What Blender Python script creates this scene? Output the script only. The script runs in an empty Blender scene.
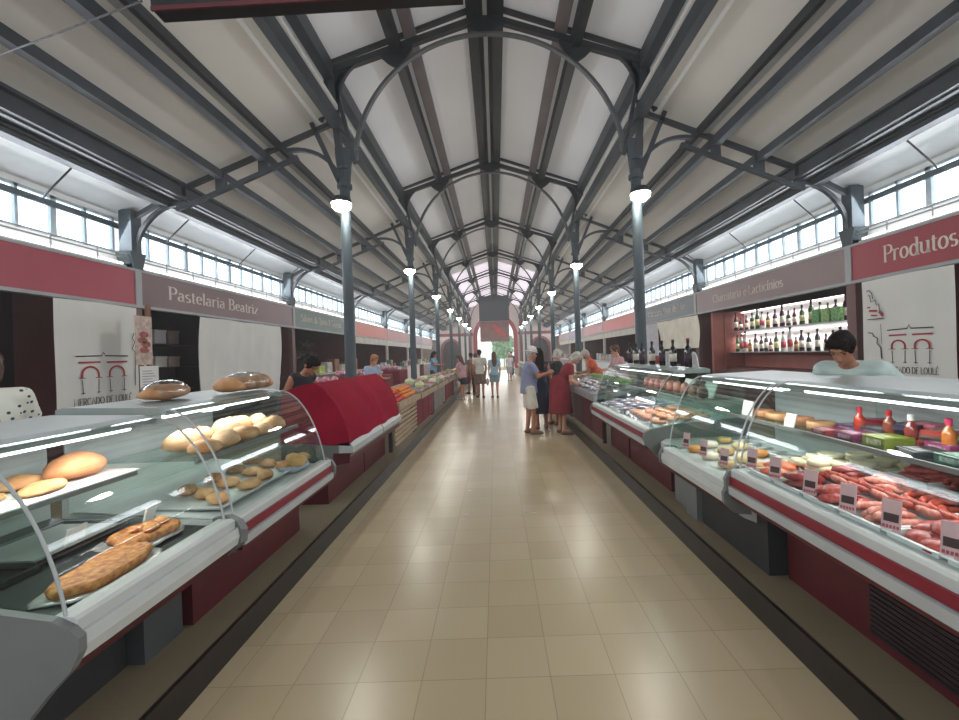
import bpy, math, random
import numpy as np
from mathutils import Vector, Matrix
random.seed(7)
C = bpy.context.scene.collection
R = math.radians
CAMZ = 1.58
F = 430.0

# ------------------------------------------------------------------ materials
def lin(c):
    return tuple(((v/255)/12.92 if v/255 <= .04045 else ((v/255+.055)/1.055)**2.4) for v in c)
MATS = {}
def mat(name, rgb, rough=.5, metal=0.0, var=.08, scale=6.0, emit=0.0, rgb2=None, spec=.5, bump=0.0, trans=0.0):
    if name in MATS: return MATS[name]
    m = bpy.data.materials.new(name); m.use_nodes = True
    nt = m.node_tree; n = nt.nodes; l = nt.links
    b = n['Principled BSDF']
    c = lin(rgb)
    c2 = lin(rgb2) if rgb2 else tuple(min(1, v*(1-var*2.2)) for v in c)
    tc = n.new('ShaderNodeTexCoord'); ns = n.new('ShaderNodeTexNoise')
    ns.inputs['Scale'].default_value = scale; ns.inputs['Detail'].default_value = 4
    cr = n.new('ShaderNodeValToRGB')
    cr.color_ramp.elements[0].position = .35; cr.color_ramp.elements[1].position = .65
    cr.color_ramp.elements[0].color = (*c2, 1); cr.color_ramp.elements[1].color = (*c, 1)
    l.new(tc.outputs['Object'], ns.inputs['Vector']); l.new(ns.outputs['Fac'], cr.inputs['Fac'])
    l.new(cr.outputs['Color'], b.inputs['Base Color'])
    b.inputs['Roughness'].default_value = rough; b.inputs['Metallic'].default_value = metal
    b.inputs['Specular IOR Level'].default_value = spec
    if trans: b.inputs['Transmission Weight'].default_value = trans
    if emit:
        b.inputs['Emission Strength'].default_value = emit
        l.new(cr.outputs['Color'], b.inputs['Emission Color'])
    if bump:
        bp = n.new('ShaderNodeBump'); bp.inputs['Strength'].default_value = bump
        l.new(ns.outputs['Fac'], bp.inputs['Height']); l.new(bp.outputs['Normal'], b.inputs['Normal'])
    MATS[name] = m
    return m
def glassmat(name, tint=(225, 240, 235), refl=.09, gloss_rough=.02):
    if name in MATS: return MATS[name]
    m = bpy.data.materials.new(name); m.use_nodes = True
    nt = m.node_tree; n = nt.nodes; l = nt.links; n.clear()
    out = n.new('ShaderNodeOutputMaterial'); mx = n.new('ShaderNodeMixShader')
    tr = n.new('ShaderNodeBsdfTransparent'); gl = n.new('ShaderNodeBsdfGlossy')
    tr.inputs['Color'].default_value = (*lin(tint), 1)
    gl.inputs['Roughness'].default_value = gloss_rough
    lw = n.new('ShaderNodeLayerWeight'); lw.inputs['Blend'].default_value = .5
    pw = n.new('ShaderNodeMath'); pw.operation = 'POWER'; pw.inputs[1].default_value = 3.5; l.new(lw.outputs['Facing'], pw.inputs[0])
    mp = n.new('ShaderNodeMapRange'); mp.inputs['To Min'].default_value = refl*.5; mp.inputs['To Max'].default_value = .6
    l.new(pw.outputs[0], mp.inputs['Value']); l.new(mp.outputs['Result'], mx.inputs['Fac'])
    l.new(tr.outputs[0], mx.inputs[1]); l.new(gl.outputs[0], mx.inputs[2]); l.new(mx.outputs[0], out.inputs[0])
    MATS[name] = m
    return m

# ------------------------------------------------------------------ mesh builder
class MB:
    def __init__(s): s.v = []; s.f = []
    def add(s, vs, fs):
        o = len(s.v); s.v += [tuple(v) for v in vs]; s.f += [tuple(i+o for i in f) for f in fs]; return s
    def box(s, x0, x1, y0, y1, z0, z1):
        return s.add([(x0,y0,z0),(x1,y0,z0),(x1,y1,z0),(x0,y1,z0),(x0,y0,z1),(x1,y0,z1),(x1,y1,z1),(x0,y1,z1)],
                     [(0,3,2,1),(4,5,6,7),(0,1,5,4),(1,2,6,5),(2,3,7,6),(3,0,4,7)])
    def rbox(s, x0, x1, y0, y1, z0, z1, r=.01):
        # box with chamfered vertical edges and top
        P = [(x0+r,y0),(x1-r,y0),(x1,y0+r),(x1,y1-r),(x1-r,y1),(x0+r,y1),(x0,y1-r),(x0,y0+r)]
        cx, cy = (x0+x1)/2, (y0+y1)/2
        kx, ky = 1-2*r/max(x1-x0,1e-6), 1-2*r/max(y1-y0,1e-6)
        rings = [(z0,1),(z1-r,1),(z1,0)]
        vs = []
        for z, full in rings:
            for (x, y) in P:
                vs.append((x, y, z) if full else (cx+(x-cx)*kx, cy+(y-cy)*ky, z))
        fs = [tuple(range(7,-1,-1)), tuple(range(16,24))]
        for a in range(2):
            for i in range(8):
                j = (i+1) % 8; fs.append((a*8+i, a*8+j, a*8+8+j, a*8+8+i))
        return s.add(vs, fs)
    def bar(s, p, q, w, h, up=(0,0,1)):
        p = Vector(p); q = Vector(q); d = (q-p).normalized(); u = Vector(up)
        if abs(d.dot(u)) > .99: u = Vector((0,1,0))
        x = d.cross(u).normalized(); u = x.cross(d).normalized()
        vs = []
        for c in (p, q):
            for a, b in ((-1,-1),(1,-1),(1,1),(-1,1)): vs.append(c + x*(a*w/2) + u*(b*h/2))
        return s.add(vs, [(0,3,2,1),(4,5,6,7),(0,1,5,4),(1,2,6,5),(2,3,7,6),(3,0,4,7)])
    def tube(s, pts, r, seg=8, caps=True):
        pts = [Vector(p) for p in pts]; n = len(pts)
        rr = r if isinstance(r, (list, tuple)) else [r]*n
        vs = []; prev = None
        for i, p in enumerate(pts):
            d = (pts[min(i+1,n-1)]-pts[max(i-1,0)]).normalized()
            if prev is None:
                u = Vector((0,0,1)) if abs(d.z) < .9 else Vector((0,1,0))
                x = d.cross(u).normalized()
            else:
                x = (prev - d*prev.dot(d)).normalized()
            prev = x; y = d.cross(x)
            for k in range(seg):
                a = 2*math.pi*k/seg; vs.append(p + (x*math.cos(a)+y*math.sin(a))*rr[i])
        fs = []
        for i in range(n-1):
            for k in range(seg):
                j = (k+1) % seg; fs.append((i*seg+k, i*seg+j, (i+1)*seg+j, (i+1)*seg+k))
        if caps: fs += [tuple(range(seg-1,-1,-1)), tuple((n-1)*seg+k for k in range(seg))]
        return s.add(vs, fs)
    def lathe(s, prof, seg=14, o=(0,0,0)):
        vs = []
        for (r, z) in prof:
            for k in range(seg):
                a = 2*math.pi*k/seg; vs.append((o[0]+r*math.cos(a), o[1]+r*math.sin(a), o[2]+z))
        fs = []
        for i in range(len(prof)-1):
            for k in range(seg):
                j = (k+1) % seg; fs.append((i*seg+k, i*seg+j, (i+1)*seg+j, (i+1)*seg+k))
        fs += [tuple(range(seg-1,-1,-1)), tuple((len(prof)-1)*seg+k for k in range(seg))]
        return s.add(vs, fs)
    def prism(s, poly, y0, y1):
        """poly in (x,z), extruded along y"""
        n = len(poly)
        vs = [(x,y0,z) for x, z in poly]+[(x,y1,z) for x, z in poly]
        fs = [tuple(range(n)), tuple(range(2*n-1,n-1,-1))]+[(i,(i+1)%n,(i+1)%n+n,i+n) for i in range(n)]
        return s.add(vs, fs)
    def prismx(s, poly, x0, x1):
        """poly in (y,z), extruded along x"""
        n = len(poly)
        vs = [(x0,y,z) for y, z in poly]+[(x1,y,z) for y, z in poly]
        fs = [tuple(range(n)), tuple(range(2*n-1,n-1,-1))]+[(i,(i+1)%n,(i+1)%n+n,i+n) for i in range(n)]
        return s.add(vs, fs)
    def prismz(s, poly, z0, z1):
        n = len(poly)
        vs = [(x,y,z0) for x, y in poly]+[(x,y,z1) for x, y in poly]
        fs = [tuple(range(n-1,-1,-1)), tuple(range(n,2*n))]+[(i,(i+1)%n,(i+1)%n+n,i+n) for i in range(n)]
        return s.add(vs, fs)
    def sheet(s, prof, y0, y1, th=.006, ny=1):
        """open profile in (x,z) given thickness, extruded along y"""
        n = len(prof); a = []; 
        for i, (x, z) in enumerate(prof):
            x0, z0 = prof[max(i-1,0)]; x1, z1 = prof[min(i+1,n-1)]
            dx, dz = x1-x0, z1-z0; L = math.hypot(dx, dz) or 1
            a.append((x-dz/L*th, z+dx/L*th))
        return s.prism(list(prof)+a[::-1], y0, y1)
    def grid(s, fn, nu, nv, flip=False):
        vs = [fn(i/nu, j/nv) for j in range(nv+1) for i in range(nu+1)]
        fs = []
        for j in range(nv):
            for i in range(nu):
                a = j*(nu+1)+i; fs.append((a, a+1, a+nu+2, a+nu+1))
        return s.add(vs, fs)
    def mesh(s, name, m, smooth=False):
        me = bpy.data.meshes.new(name)
        me.from_pydata(s.v, [], s.f)
        for x in (m if isinstance(m, list) else [m]): me.materials.append(x)
        if smooth: me.shade_smooth()
        me.validate(); me.update()
        return me
    def build(s, name, m, parent=None, smooth=False, loc=None, rot=None, auto=None):
        o = bpy.data.objects.new(name, s.mesh(name, m, smooth)); C.objects.link(o)
        if auto and smooth: o.data.set_sharp_from_angle(angle=R(auto))
        if parent: o.parent = parent
        if loc: o.location = loc
        if rot: o.rotation_euler = rot
        return o
def tag(o, label, cat, group=None, kind=None):
    if label: o['label'] = label
    if cat: o['category'] = cat
    if group: o['group'] = group
    if kind: o['kind'] = kind
    return o
def thing(name, label, cat, loc=(0,0,0), rz=0, group=None):
    o = bpy.data.objects.new(name, None); C.objects.link(o); o.location = loc; o.rotation_euler = (0,0,rz)
    o.empty_display_size = .1
    return tag(o, label, cat, group)
def struct(o): o['kind'] = 'structure'; return o
def dup(o, parent=None, loc=None, rot=None, label=None, group=None, scale=None):
    c = o.copy(); C.objects.link(c)
    if parent: c.parent = parent
    if loc is not None: c.location = loc
    if rot is not None: c.rotation_euler = rot
    if scale is not None: c.scale = scale
    if label: c['label'] = label
    if group: c['group'] = group
    for ch in KIDS.get(o.name, []):
        cc = dup(ch, c); KIDS.setdefault(c.name, []).append(cc)
    return c
KIDS = {}
def kids(o):
    KIDS[o.name] = [c for c in C.objects if c.parent == o]
    for c in KIDS[o.name]: kids(c)
    return o

# ------------------------------------------------------------------ implicit surfaces (people, food)
def cap(a, b, ra, rb=None, cut=0): return ('c', np.array(a, float), np.array(b, float), ra, ra if rb is None else rb, cut)
def ell(c, r, rot=None): return ('e', np.array(c, float), np.array(r, float), None if rot is None else np.array(rot))
def pd(P, pr, inf=0.0):
    if pr[0] == 'c':
        _, a, b, ra, rb, cut = pr
        ab = b-a; L2 = float(ab@ab) or 1e-9
        t = np.clip(((P-a)@ab)/L2, 0, 1)
        d = np.linalg.norm(P-a-t[..., None]*ab, axis=-1)-(ra+(rb-ra)*t+inf)
        if cut: 
            L = math.sqrt(L2); d = np.maximum(d, ((P-a)@ab)/L-L)
        if cut == 2: d = np.maximum(d, -((P-a)@ab)/math.sqrt(L2))
        return d
    _, c, r, rot = pr
    q = P-c
    if rot is not None: q = q@rot
    r = r+inf
    k = np.linalg.norm(q/r, axis=-1); k2 = np.linalg.norm(q/(r*r), axis=-1)
    return k*(k-1)/np.maximum(k2, 1e-6)
def sdf(P, prims, k=.025, inf=0.0):
    d = None
    for pr in prims:
        e = pd(P, pr, inf)
        if d is None: d = e
        else:
            h = np.clip(.5+.5*(d-e)/k, 0, 1); d = d*(1-h)+e*h-k*h*(1-h)
    return d
def nets(mb, fn, lo, hi, cell):
    lo = np.array(lo, float); hi = np.array(hi, float)
    n = np.maximum(((hi-lo)/cell).astype(int)+2, 3)
    ax = [lo[i]+np.arange(n[i])*cell for i in range(3)]
    P = np.stack(np.meshgrid(*ax, indexing='ij'), -1)
    D = fn(P); S = D < 0
    nc = n-1
    cnt = np.zeros(nc); acc = np.zeros((*nc, 3))
    def sl(o): return tuple(slice(o[i], o[i]+nc[i]) for i in range(3))
    for axis in range(3):
        for o1 in (0, 1):
            for o2 in (0, 1):
                o = [0,0,0]; oth = [a for a in range(3) if a != axis]; o[oth[0]] = o1; o[oth[1]] = o2
                e = list(o); e[axis] = 1
                a, b = D[sl(o)], D[sl(e)]; c = (a < 0) != (b < 0)
                t = np.where(c, a/np.where(c, a-b, 1), 0)
                pa = P[sl(o)]; v = pa.copy(); v[..., axis] += t*cell
                acc += np.where(c[..., None], v, 0); cnt += c
    m = cnt > 0
    idx = -np.ones(nc, int); idx[m] = np.arange(m.sum())
    V = acc[m]/cnt[m][:, None]
    Fs = []
    for axis in range(3):
        o1, o2 = [a for a in range(3) if a != axis]
        sh = list(nc); 
        a = [slice(1, nc[i]) for i in range(3)]; a[axis] = slice(0, nc[axis])
        b = [slice(1, nc[i]) for i in range(3)]; b[axis] = slice(1, nc[axis]+1)
        s0, s1 = S[tuple(a)], S[tuple(b)]
        c = np.argwhere(s0 != s1)
        if len(c) == 0: continue
        flip = s0[tuple(c.T)]
        base = c.copy(); base[:, o1] += 1; base[:, o2] += 1
        def g(d1, d2):
            q = base.copy(); q[:, o1] -= d1; q[:, o2] -= d2
            return idx[tuple(q.T)]
        q = np.stack([g(0,0), g(1,0), g(1,1), g(0,1)], 1)
        if axis == 1: flip = ~flip
        q[~flip] = q[~flip][:, ::-1]
        Fs.append(q)
    if Fs:
        Fa = np.concatenate(Fs); Fa = Fa[(Fa >= 0).all(1)]
        mb.add([tuple(v) for v in V], [tuple(int(i) for i in f) for f in Fa])
    return mb
def bounds(prims, inf=0.0):
    lo = np.full(3, 1e9); hi = -lo
    for p in prims:
        if p[0] == 'c':
            r = max(p[3], p[4])+inf
            lo = np.minimum(lo, np.minimum(p[1], p[2])-r); hi = np.maximum(hi, np.maximum(p[1], p[2])+r)
        else:
            r = p[2].max() if p[3] is not None else p[2]
            lo = np.minimum(lo, p[1]-r-inf); hi = np.maximum(hi, p[1]+r+inf)
    return lo-.02, hi+.02
def blob(mb, prims, cell=.012, k=.025, inf=0.0, clip=None, sub=None):
    lo, hi = bounds(prims, inf)
    def fn(P):
        d = sdf(P, prims, k, inf)
        if sub:
            d = np.maximum(d, -sdf(P, sub, k))
        for (pt, nrm) in (clip or []):
            nrm = np.array(nrm, float); nrm /= np.linalg.norm(nrm)
            d = np.maximum(d, (P-np.array(pt))@nrm)
        return d
    return nets(mb, fn, lo, hi, cell)

# lumpy food mesh
def lump(rx, ry, rz, noise=.08, seed=0, nu=14, nv=9, flat=.35, freq=2.0):
    rnd = random.Random(seed); ph = [rnd.uniform(0, 6.28) for _ in range(6)]
    mb = MB(); vs = []
    for j in range(nv+1):
        t = math.pi*j/nv
        for i in range(nu):
            a = 2*math.pi*i/nu
            n = 1+noise*(math.sin(freq*a+ph[0]+2*t)+math.sin((freq+1)*a+ph[1])*math.sin(3*t+ph[2])+.6*math.sin((freq+3)*a+ph[3]+4*t))/2 if 0 < j < nv else 1
            z = math.cos(t)*rz; z = z if z > 0 else z*flat
            vs.append((math.sin(t)*math.cos(a)*rx*n, math.sin(t)*math.sin(a)*ry*n, z*n+rz*flat))
    fs = []
    for j in range(nv):
        for i in range(nu):
            k = (i+1) % nu; fs.append((j*nu+i, (j+1)*nu+i, (j+1)*nu+k, j*nu+k))
    return mb.add(vs, fs)

# ------------------------------------------------------------------ lettering (serif, drawn with a broad pen)
def AR(cx, cy, rx, ry, a0, a1, n=10):
    return [(cx+rx*math.cos(R(a0+(a1-a0)*i/n)), cy+ry*math.sin(R(a0+(a1-a0)*i/n))) for i in range(n+1)]
X = .64
G = {
 'a': (.50, [[(.36,0),(.36,.45)]+AR(.24,.46,.12,.18,0,160,6), AR(.20,.17,.14,.17,90,360,10)+[(.36,.14)], [(.36,.05),(.42,0),(.46,.03)], [(.20,.34),(.36,.40)]], []),
 'b': (.54, [[(.1,1),(.1,0)], AR(.26,.32,.18,.32,150,-150,14)], [(.06,1)]),
 'c': (.46, [AR(.26,.32,.18,.32,45,315,14)], []),
 'd': (.56, [[(.44,1),(.44,0)], AR(.26,.32,.18,.32,30,330,14)], [(.40,1),(.48,0)]),
 'e': (.48, [[(.08,.36),(.40,.36)]+AR(.25,.33,.17,.31,10,315,14)], []),
 'f': (.34, [[(.14,0),(.14,.8)]+AR(.26,.8,.12,.2,180,50,6), [(.04,X),(.30,X)]], [(.14,0)]),
 'g': (.50, [AR(.24,.42,.15,.22,0,360,14), [(.24,.2),(.14,.08),(.34,.02)]+AR(.24,-.14,.17,.14,40,-220,10)], []),
 'h': (.56, [[(.1,1),(.1,0)], AR(.28,.42,.16,.22,170,0,8)+[(.44,0)]], [(.06,1),(.1,0),(.44,0)]),
 'i': (.26, [[(.13,X),(.13,0)], [(.13,.80),(.13,.90)]], [(.10,X),(.13,0)]),
 'l': (.26, [[(.13,1),(.13,0)]], [(.10,1),(.13,0)]),
 'm': (.84, [[(.1,X),(.1,0)], AR(.26,.44,.15,.2,170,0,8)+[(.41,0)], AR(.57,.44,.15,.2,170,0,8)+[(.72,0)]], [(.06,X),(.1,0),(.41,0),(.72,0)]),
 'n': (.56, [[(.1,X),(.1,0)], AR(.28,.42,.16,.22,170,0,8)+[(.44,0)]], [(.06,X),(.1,0),(.44,0)]),
 'o': (.52, [AR(.26,.32,.19,.32,0,360,18)], []),
 'p': (.54, [[(.1,X),(.1,-.3)], AR(.26,.32,.18,.32,150,-150,14)], [(.06,X),(.1,-.3)]),
 'q': (.54, [[(.44,X),(.44,-.3)], AR(.26,.32,.18,.32,30,330,14)], [(.44,-.3)]),
 'r': (.38, [[(.1,X),(.1,0)], AR(.26,.44,.15,.2,170,50,6)], [(.06,X),(.1,0)]),
 's': (.42, [AR(.21,.48,.13,.16,40,270,9)+AR(.21,.16,.14,.16,90,-140,9)], []),
 't': (.34, [[(.15,.84),(.15,.12)]+AR(.25,.12,.10,.12,180,300,5), [(.04,X),(.30,X)]], []),
 'u': (.56, [[(.1,X),(.1,.22)]+AR(.26,.22,.16,.22,180,350,8), [(.44,X),(.44,0)]], [(.06,X),(.40,X),(.48,0)]),
 'v': (.50, [[(.06,X),(.25,0),(.44,X)]], [(.06,X),(.44,X)]),
 'z': (.46, [[(.07,X),(.39,X),(.07,0),(.40,0)]], []),
 '&': (.8, [[(.7,.0),(.2,.7)]+AR(.32,.82,.14,.16,180,-40,8)+[(.2,.42)]+AR(.28,.22,.2,.22,120,340,8)+[(.66,.5)]], []),
 'A': (.72, [[(.06,0),(.36,1),(.66,0)], [(.18,.36),(.54,.36)]], [(.06,0),(.66,0)]),
 'B': (.62, [[(.12,0),(.12,1)], [(.12,1),(.28,1)]+AR(.30,.77,.18,.23,90,-90,8)+[(.12,.54)], [(.30,.54)]+AR(.32,.27,.22,.27,90,-90,8)+[(.12,0)]], [(.08,1),(.08,0)]),
 'C': (.70, [AR(.38,.5,.31,.5,50,310,16)], [(.58,.86)]),
 'D': (.74, [[(.12,0),(.12,1)], [(.12,1),(.3,1)]+AR(.3,.5,.36,.5,90,-90,14)+[(.12,0)]], [(.08,1),(.08,0)]),
 'E': (.60, [[(.12,0),(.12,1)], [(.08,1),(.52,1),(.52,.9)], [(.12,.52),(.44,.52)], [(.08,0),(.54,0),(.54,.1)]], []),
 'F': (.56, [[(.12,0),(.12,1)], [(.08,1),(.52,1),(.52,.9)], [(.12,.52),(.44,.52)]], [(.12,0)]),
 'G': (.74, [AR(.38,.5,.31,.5,50,325,16)+[(.64,.42)]], [(.64,.42)]),
 'L': (.56, [[(.12,1),(.12,0),(.52,0),(.52,.12)]], [(.12,1)]),
 'M': (.88, [[(.1,0),(.14,1),(.44,.1),(.74,1),(.78,0)]], [(.1,0),(.78,0),(.12,1),(.76,1)]),
 'O': (.78, [AR(.39,.5,.32,.5,0,360,22)], []),
 'P': (.58, [[(.12,0),(.12,1)], [(.12,1),(.28,1)]+AR(.30,.74,.22,.26,90,-90,9)+[(.12,.48)]], [(.12,0),(.08,1)]),
 'Q': (.78, [AR(.39,.5,.32,.5,0,360,22), [(.4,.1),(.7,-.2)]], []),
 'R': (.64, [[(.12,0),(.12,1)], [(.12,1),(.28,1)]+AR(.30,.74,.22,.26,90,-90,9)+[(.12,.48)], [(.3,.48),(.58,0)]], [(.12,0),(.08,1),(.58,0)]),
 'S': (.52, [AR(.26,.75,.18,.25,40,270,10)+AR(.26,.25,.2,.25,90,-140,10)], []),
 'U': (.74, [[(.12,1),(.12,.3)]+AR(.37,.3,.25,.3,180,360,10)+[(.62,1)]], [(.12,1),(.62,1)]),
 'V': (.70, [[(.06,1),(.35,0),(.64,1)]], [(.06,1),(.64,1)]),
 ' ': (.30, [], []),
}
G['í'] = (.26, [[(.13,X),(.13,0)], [(.11,.78),(.22,.98)]], [(.10,X),(.13,0)])
G['ç'] = (.46, G['c'][1]+[[(.26,0),(.30,-.12),(.20,-.2)]], [])
G['ã'] = (.50, G['a'][1]+[[(.1,.8),(.2,.88),(.3,.8),(.4,.88)]], [])
G['É'] = (.60, G['E'][1]+[[(.26,1.08),(.40,1.28)]], [])
G['1'] = (.4, [[(.1,.8),(.22,1),(.22,0)]], [(.22,0)])
G['2'] = (.5, [AR(.25,.72,.17,.28,160,-30,9)+[(.08,0),(.44,0)]], [])
def text_width(t): return sum(G[c][0] for c in t)
def lettering(t, thick=.135, thin=.05):
    """returns quads in 2D (unit = cap height)"""
    qs = []; x = 0
    for ch in t:
        adv, strokes, serifs = G[ch]
        for st in strokes:
            n = len(st); L = []; Rr = []
            for i, p in enumerate(st):
                a = st[max(i-1,0)]; b = st[min(i+1,n-1)]
                dx, dy = b[0]-a[0], b[1]-a[1]; l = math.hypot(dx, dy) or 1
                w = (thin+(thick-thin)*abs(dy)/l)/2
                L.append((x+p[0]-dy/l*w, p[1]+dx/l*w)); Rr.append((x+p[0]+dy/l*w, p[1]-dx/l*w))
            for i in range(n-1): qs.append((L[i], Rr[i], Rr[i+1], L[i+1]))
        for (sx, sy) in serifs:
            o = -.0 if sy <= 0 else -.0
            qs.append(((x+sx-.09,sy-.022),(x+sx+.09,sy-.022),(x+sx+.09,sy+.022),(x+sx-.09,sy+.022)))
        x += adv
    return qs, x
def wall_text(name, t, m, parent, face_x, side, ya, yb, z, h, width=None):
    """flat lettering on a wall plane x=face_x (local), from y=ya to y=yb, baseline z, cap height h"""
    w = text_width(t); d = (yb-ya)/w; x0 = 0
    for word in t.split(' '):
        qs, ww = lettering(word); mb = MB()
        for q in qs: mb.add([(face_x, ya+(px+x0)*d, z+py*h) for px, py in q], [(0,1,2,3)])
        mb.build(name, m, parent); x0 += ww+G[' '][0]
# ------------------------------------------------------------------ common materials
STEEL = mat('painted_steel', (62,68,74), .45, .1, .15, 3)
STEELD = mat('dark_steel', (44,47,52), .5, .1, .15, 3)
STEELB = mat('column_paint', (68,80,86), .6, .1, .12, 3)
RAILM = mat('rail_mauve', (118,108,108), .6, 0, .1, 2)
RAILL = mat('rail_light', (165,168,170), .5, 0, .08, 2)
PANEL = mat('roof_panel_shaded', (200,197,190), .75, 0, .04, .5, emit=.075)  # greyer for the dimmer aisle light, faint emission added to lift it
PANELN = mat('roof_panel_glow', (226,226,228), .7, 0, .04, .5, emit=.10)  # faint emission added to brighten the nave panels
GLOWP = mat('roof_panel_far_glow', (236,226,238), .7, 0, .03, .5, emit=.8)  # far panels emit, standing in for daylight through the roof
WHITE = mat('white_paint', (225,226,224), .45, 0, .03)
CREAM = mat('cream_plaster', (226,212,204), .8, 0, .04)
REDB = mat('red_trim', (172,62,72), .6, 0, .08)
DARKIN = mat('stall_interior', (64,46,44), .75, 0, .2, 2)
MAROONW = mat('maroon_panel', (112,62,56), .5, 0, .1, 2)
GLASSW = glassmat('window_glass', (240,246,250), .03)
LEDGE = mat('ledge_tube', (255,248,246), .4, emit=2.2)

def two(fn):
    for s in (-1, 1): fn(s, 'left' if s < 0 else 'right')

# ------------------------------------------------------------------ floor
def tile_mat(k=1.0, nm='floor_tiles'):
    m = bpy.data.materials.new(nm); m.use_nodes = True
    nt = m.node_tree; n = nt.nodes; l = nt.links; b = n['Principled BSDF']
    tc = n.new('ShaderNodeTexCoord'); sp = n.new('ShaderNodeSeparateXYZ'); l.new(tc.outputs['Object'], sp.inputs[0])
    def ma(op, a, bb=None, c=None):
        q = n.new('ShaderNodeMath'); q.operation = op
        for i, v in enumerate((a, bb, c)):
            if v is None: continue
            if isinstance(v, (int, float)): q.inputs[i].default_value = v
            else: l.new(v, q.inputs[i])
        return q.outputs[0]
    tx = ma('DIVIDE', ma('ADD', sp.outputs[0], .10), .314); ty = ma('DIVIDE', sp.outputs[1], .300)
    fx, fy = ma('FRACT', tx), ma('FRACT', ty)
    ex = ma('MINIMUM', fx, ma('SUBTRACT', 1.0, fx)); ey = ma('MINIMUM', fy, ma('SUBTRACT', 1.0, fy))
    gx = ma('LESS_THAN', ex, .006); gy = ma('LESS_THAN', ey, .0055); gr = ma('MAXIMUM', gx, gy)
    cmb = n.new('ShaderNodeCombineXYZ'); l.new(ma('FLOOR', tx), cmb.inputs[0]); l.new(ma('FLOOR', ty), cmb.inputs[1])
    wn = n.new('ShaderNodeTexWhiteNoise'); wn.noise_dimensions = '3D'; l.new(cmb.outputs[0], wn.inputs['Vector'])
    ns = n.new('ShaderNodeTexNoise'); ns.inputs['Scale'].default_value = .7; ns.inputs['Detail'].default_value = 1.5
    l.new(tc.outputs['Object'], ns.inputs['Vector'])
    mixf = ma('ADD', ma('MULTIPLY', wn.outputs['Value'], .34), ma('MULTIPLY', ns.outputs['Fac'], .66))
    cr = n.new('ShaderNodeValToRGB')
    cr.color_ramp.elements[0].position = .2; cr.color_ramp.elements[0].color = (*lin((176*k,159*k,127*k)), 1)
    cr.color_ramp.elements[1].position = .8; cr.color_ramp.elements[1].color = (*lin((190*k,173*k,141*k)), 1)
    l.new(mixf, cr.inputs[0])
    mx = n.new('ShaderNodeMix'); mx.data_type = 'RGBA'; l.new(ma('MULTIPLY', gr, .55), mx.inputs['Factor'])
    l.new(cr.outputs[0], mx.inputs[6]); mx.inputs[7].default_value = (*lin((112,98,76)), 1)
    l.new(mx.outputs[2], b.inputs['Base Color'])
    b.inputs['Roughness'].default_value = .27
    b.inputs['Specular IOR Level'].default_value = .5
    return m
TILE = tile_mat(); TILESH = tile_mat(.66, 'platform_tiles_shaded'); TILESH.node_tree.nodes['Principled BSDF'].inputs['Roughness'].default_value = .7; TILESH.node_tree.nodes['Principled BSDF'].inputs['Specular IOR Level'].default_value = .2  # platform copy darkened, the counters' shade is put into its colour
KERB = mat('dark_kerb_stone', (30,22,20), .35, 0, .2, 8)
YEND = 44.0
YST = -2.2
struct(MB().box(-1.47, 1.47, YST, YEND+12, -.1, 0).build('floor', TILE))
def plat(s, nm):
    x0, x1 = sorted((s*1.49, s*7.8))
    struct(MB().box(x0, x1, YST, YEND, -.1, .15).build('floor_platform_'+nm, TILESH))
    x0, x1 = sorted((s*1.47, s*1.492))
    struct(MB().box(x0, x1, YST, YEND, 0, .154).build('trim_kerb_'+nm, KERB))
two(plat)

# small pale scuffs and a paper scrap on the aisle
scr = mat('paper_scrap', (205,205,200), .7)
for i, (px, py) in enumerate(((466,490),(522,512),(462,514),(530,514))):
    y = F*CAMZ/(py-354-(px-494)*-.0)
    x = (px-494-(py-354)*.033)/F*y
    o = MB().prismz([(x,y),(x+.045,y+.006),(x+.05,y+.02),(x+.01,y+.026)], 0.0005, .003).build('paper_scrap', scr)
    tag(o, ['small white paper scrap lying on the aisle tiles, farthest left', 'white paper scrap on the tiles, nearer the right kerb and slightly farther', 'white paper scrap lying nearest the camera on the left aisle tiles', 'white paper scrap lying nearest the camera on the right aisle tiles'][i], 'litter')

# ------------------------------------------------------------------ roof
S = 5.32; Y1 = 6.97
YA = [Y1+S*k for k in range(0, 7)]
RIDGE, EAVE, EX = 7.08, 6.26, 2.55
YR0, YR1 = -1.0, YEND+.2
YBR = 26.0                       # beyond here the nave roof panels glow, daylight set in as emission
def roof_nave(s, nm):
    for a, b, m, k in ((YR0, YBR, PANELN, 'ceiling'), (YBR, YR1, GLOWP, 'ceiling_far_glow')):
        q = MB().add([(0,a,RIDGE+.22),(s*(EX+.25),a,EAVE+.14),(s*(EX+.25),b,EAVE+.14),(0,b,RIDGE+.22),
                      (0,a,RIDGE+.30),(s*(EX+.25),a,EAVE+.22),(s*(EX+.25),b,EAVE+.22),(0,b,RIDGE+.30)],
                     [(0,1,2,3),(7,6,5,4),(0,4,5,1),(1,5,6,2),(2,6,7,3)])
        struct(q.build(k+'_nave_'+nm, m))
two(roof_nave)
def zside(x): return 5.62-(x-2.4)*.40
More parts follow.
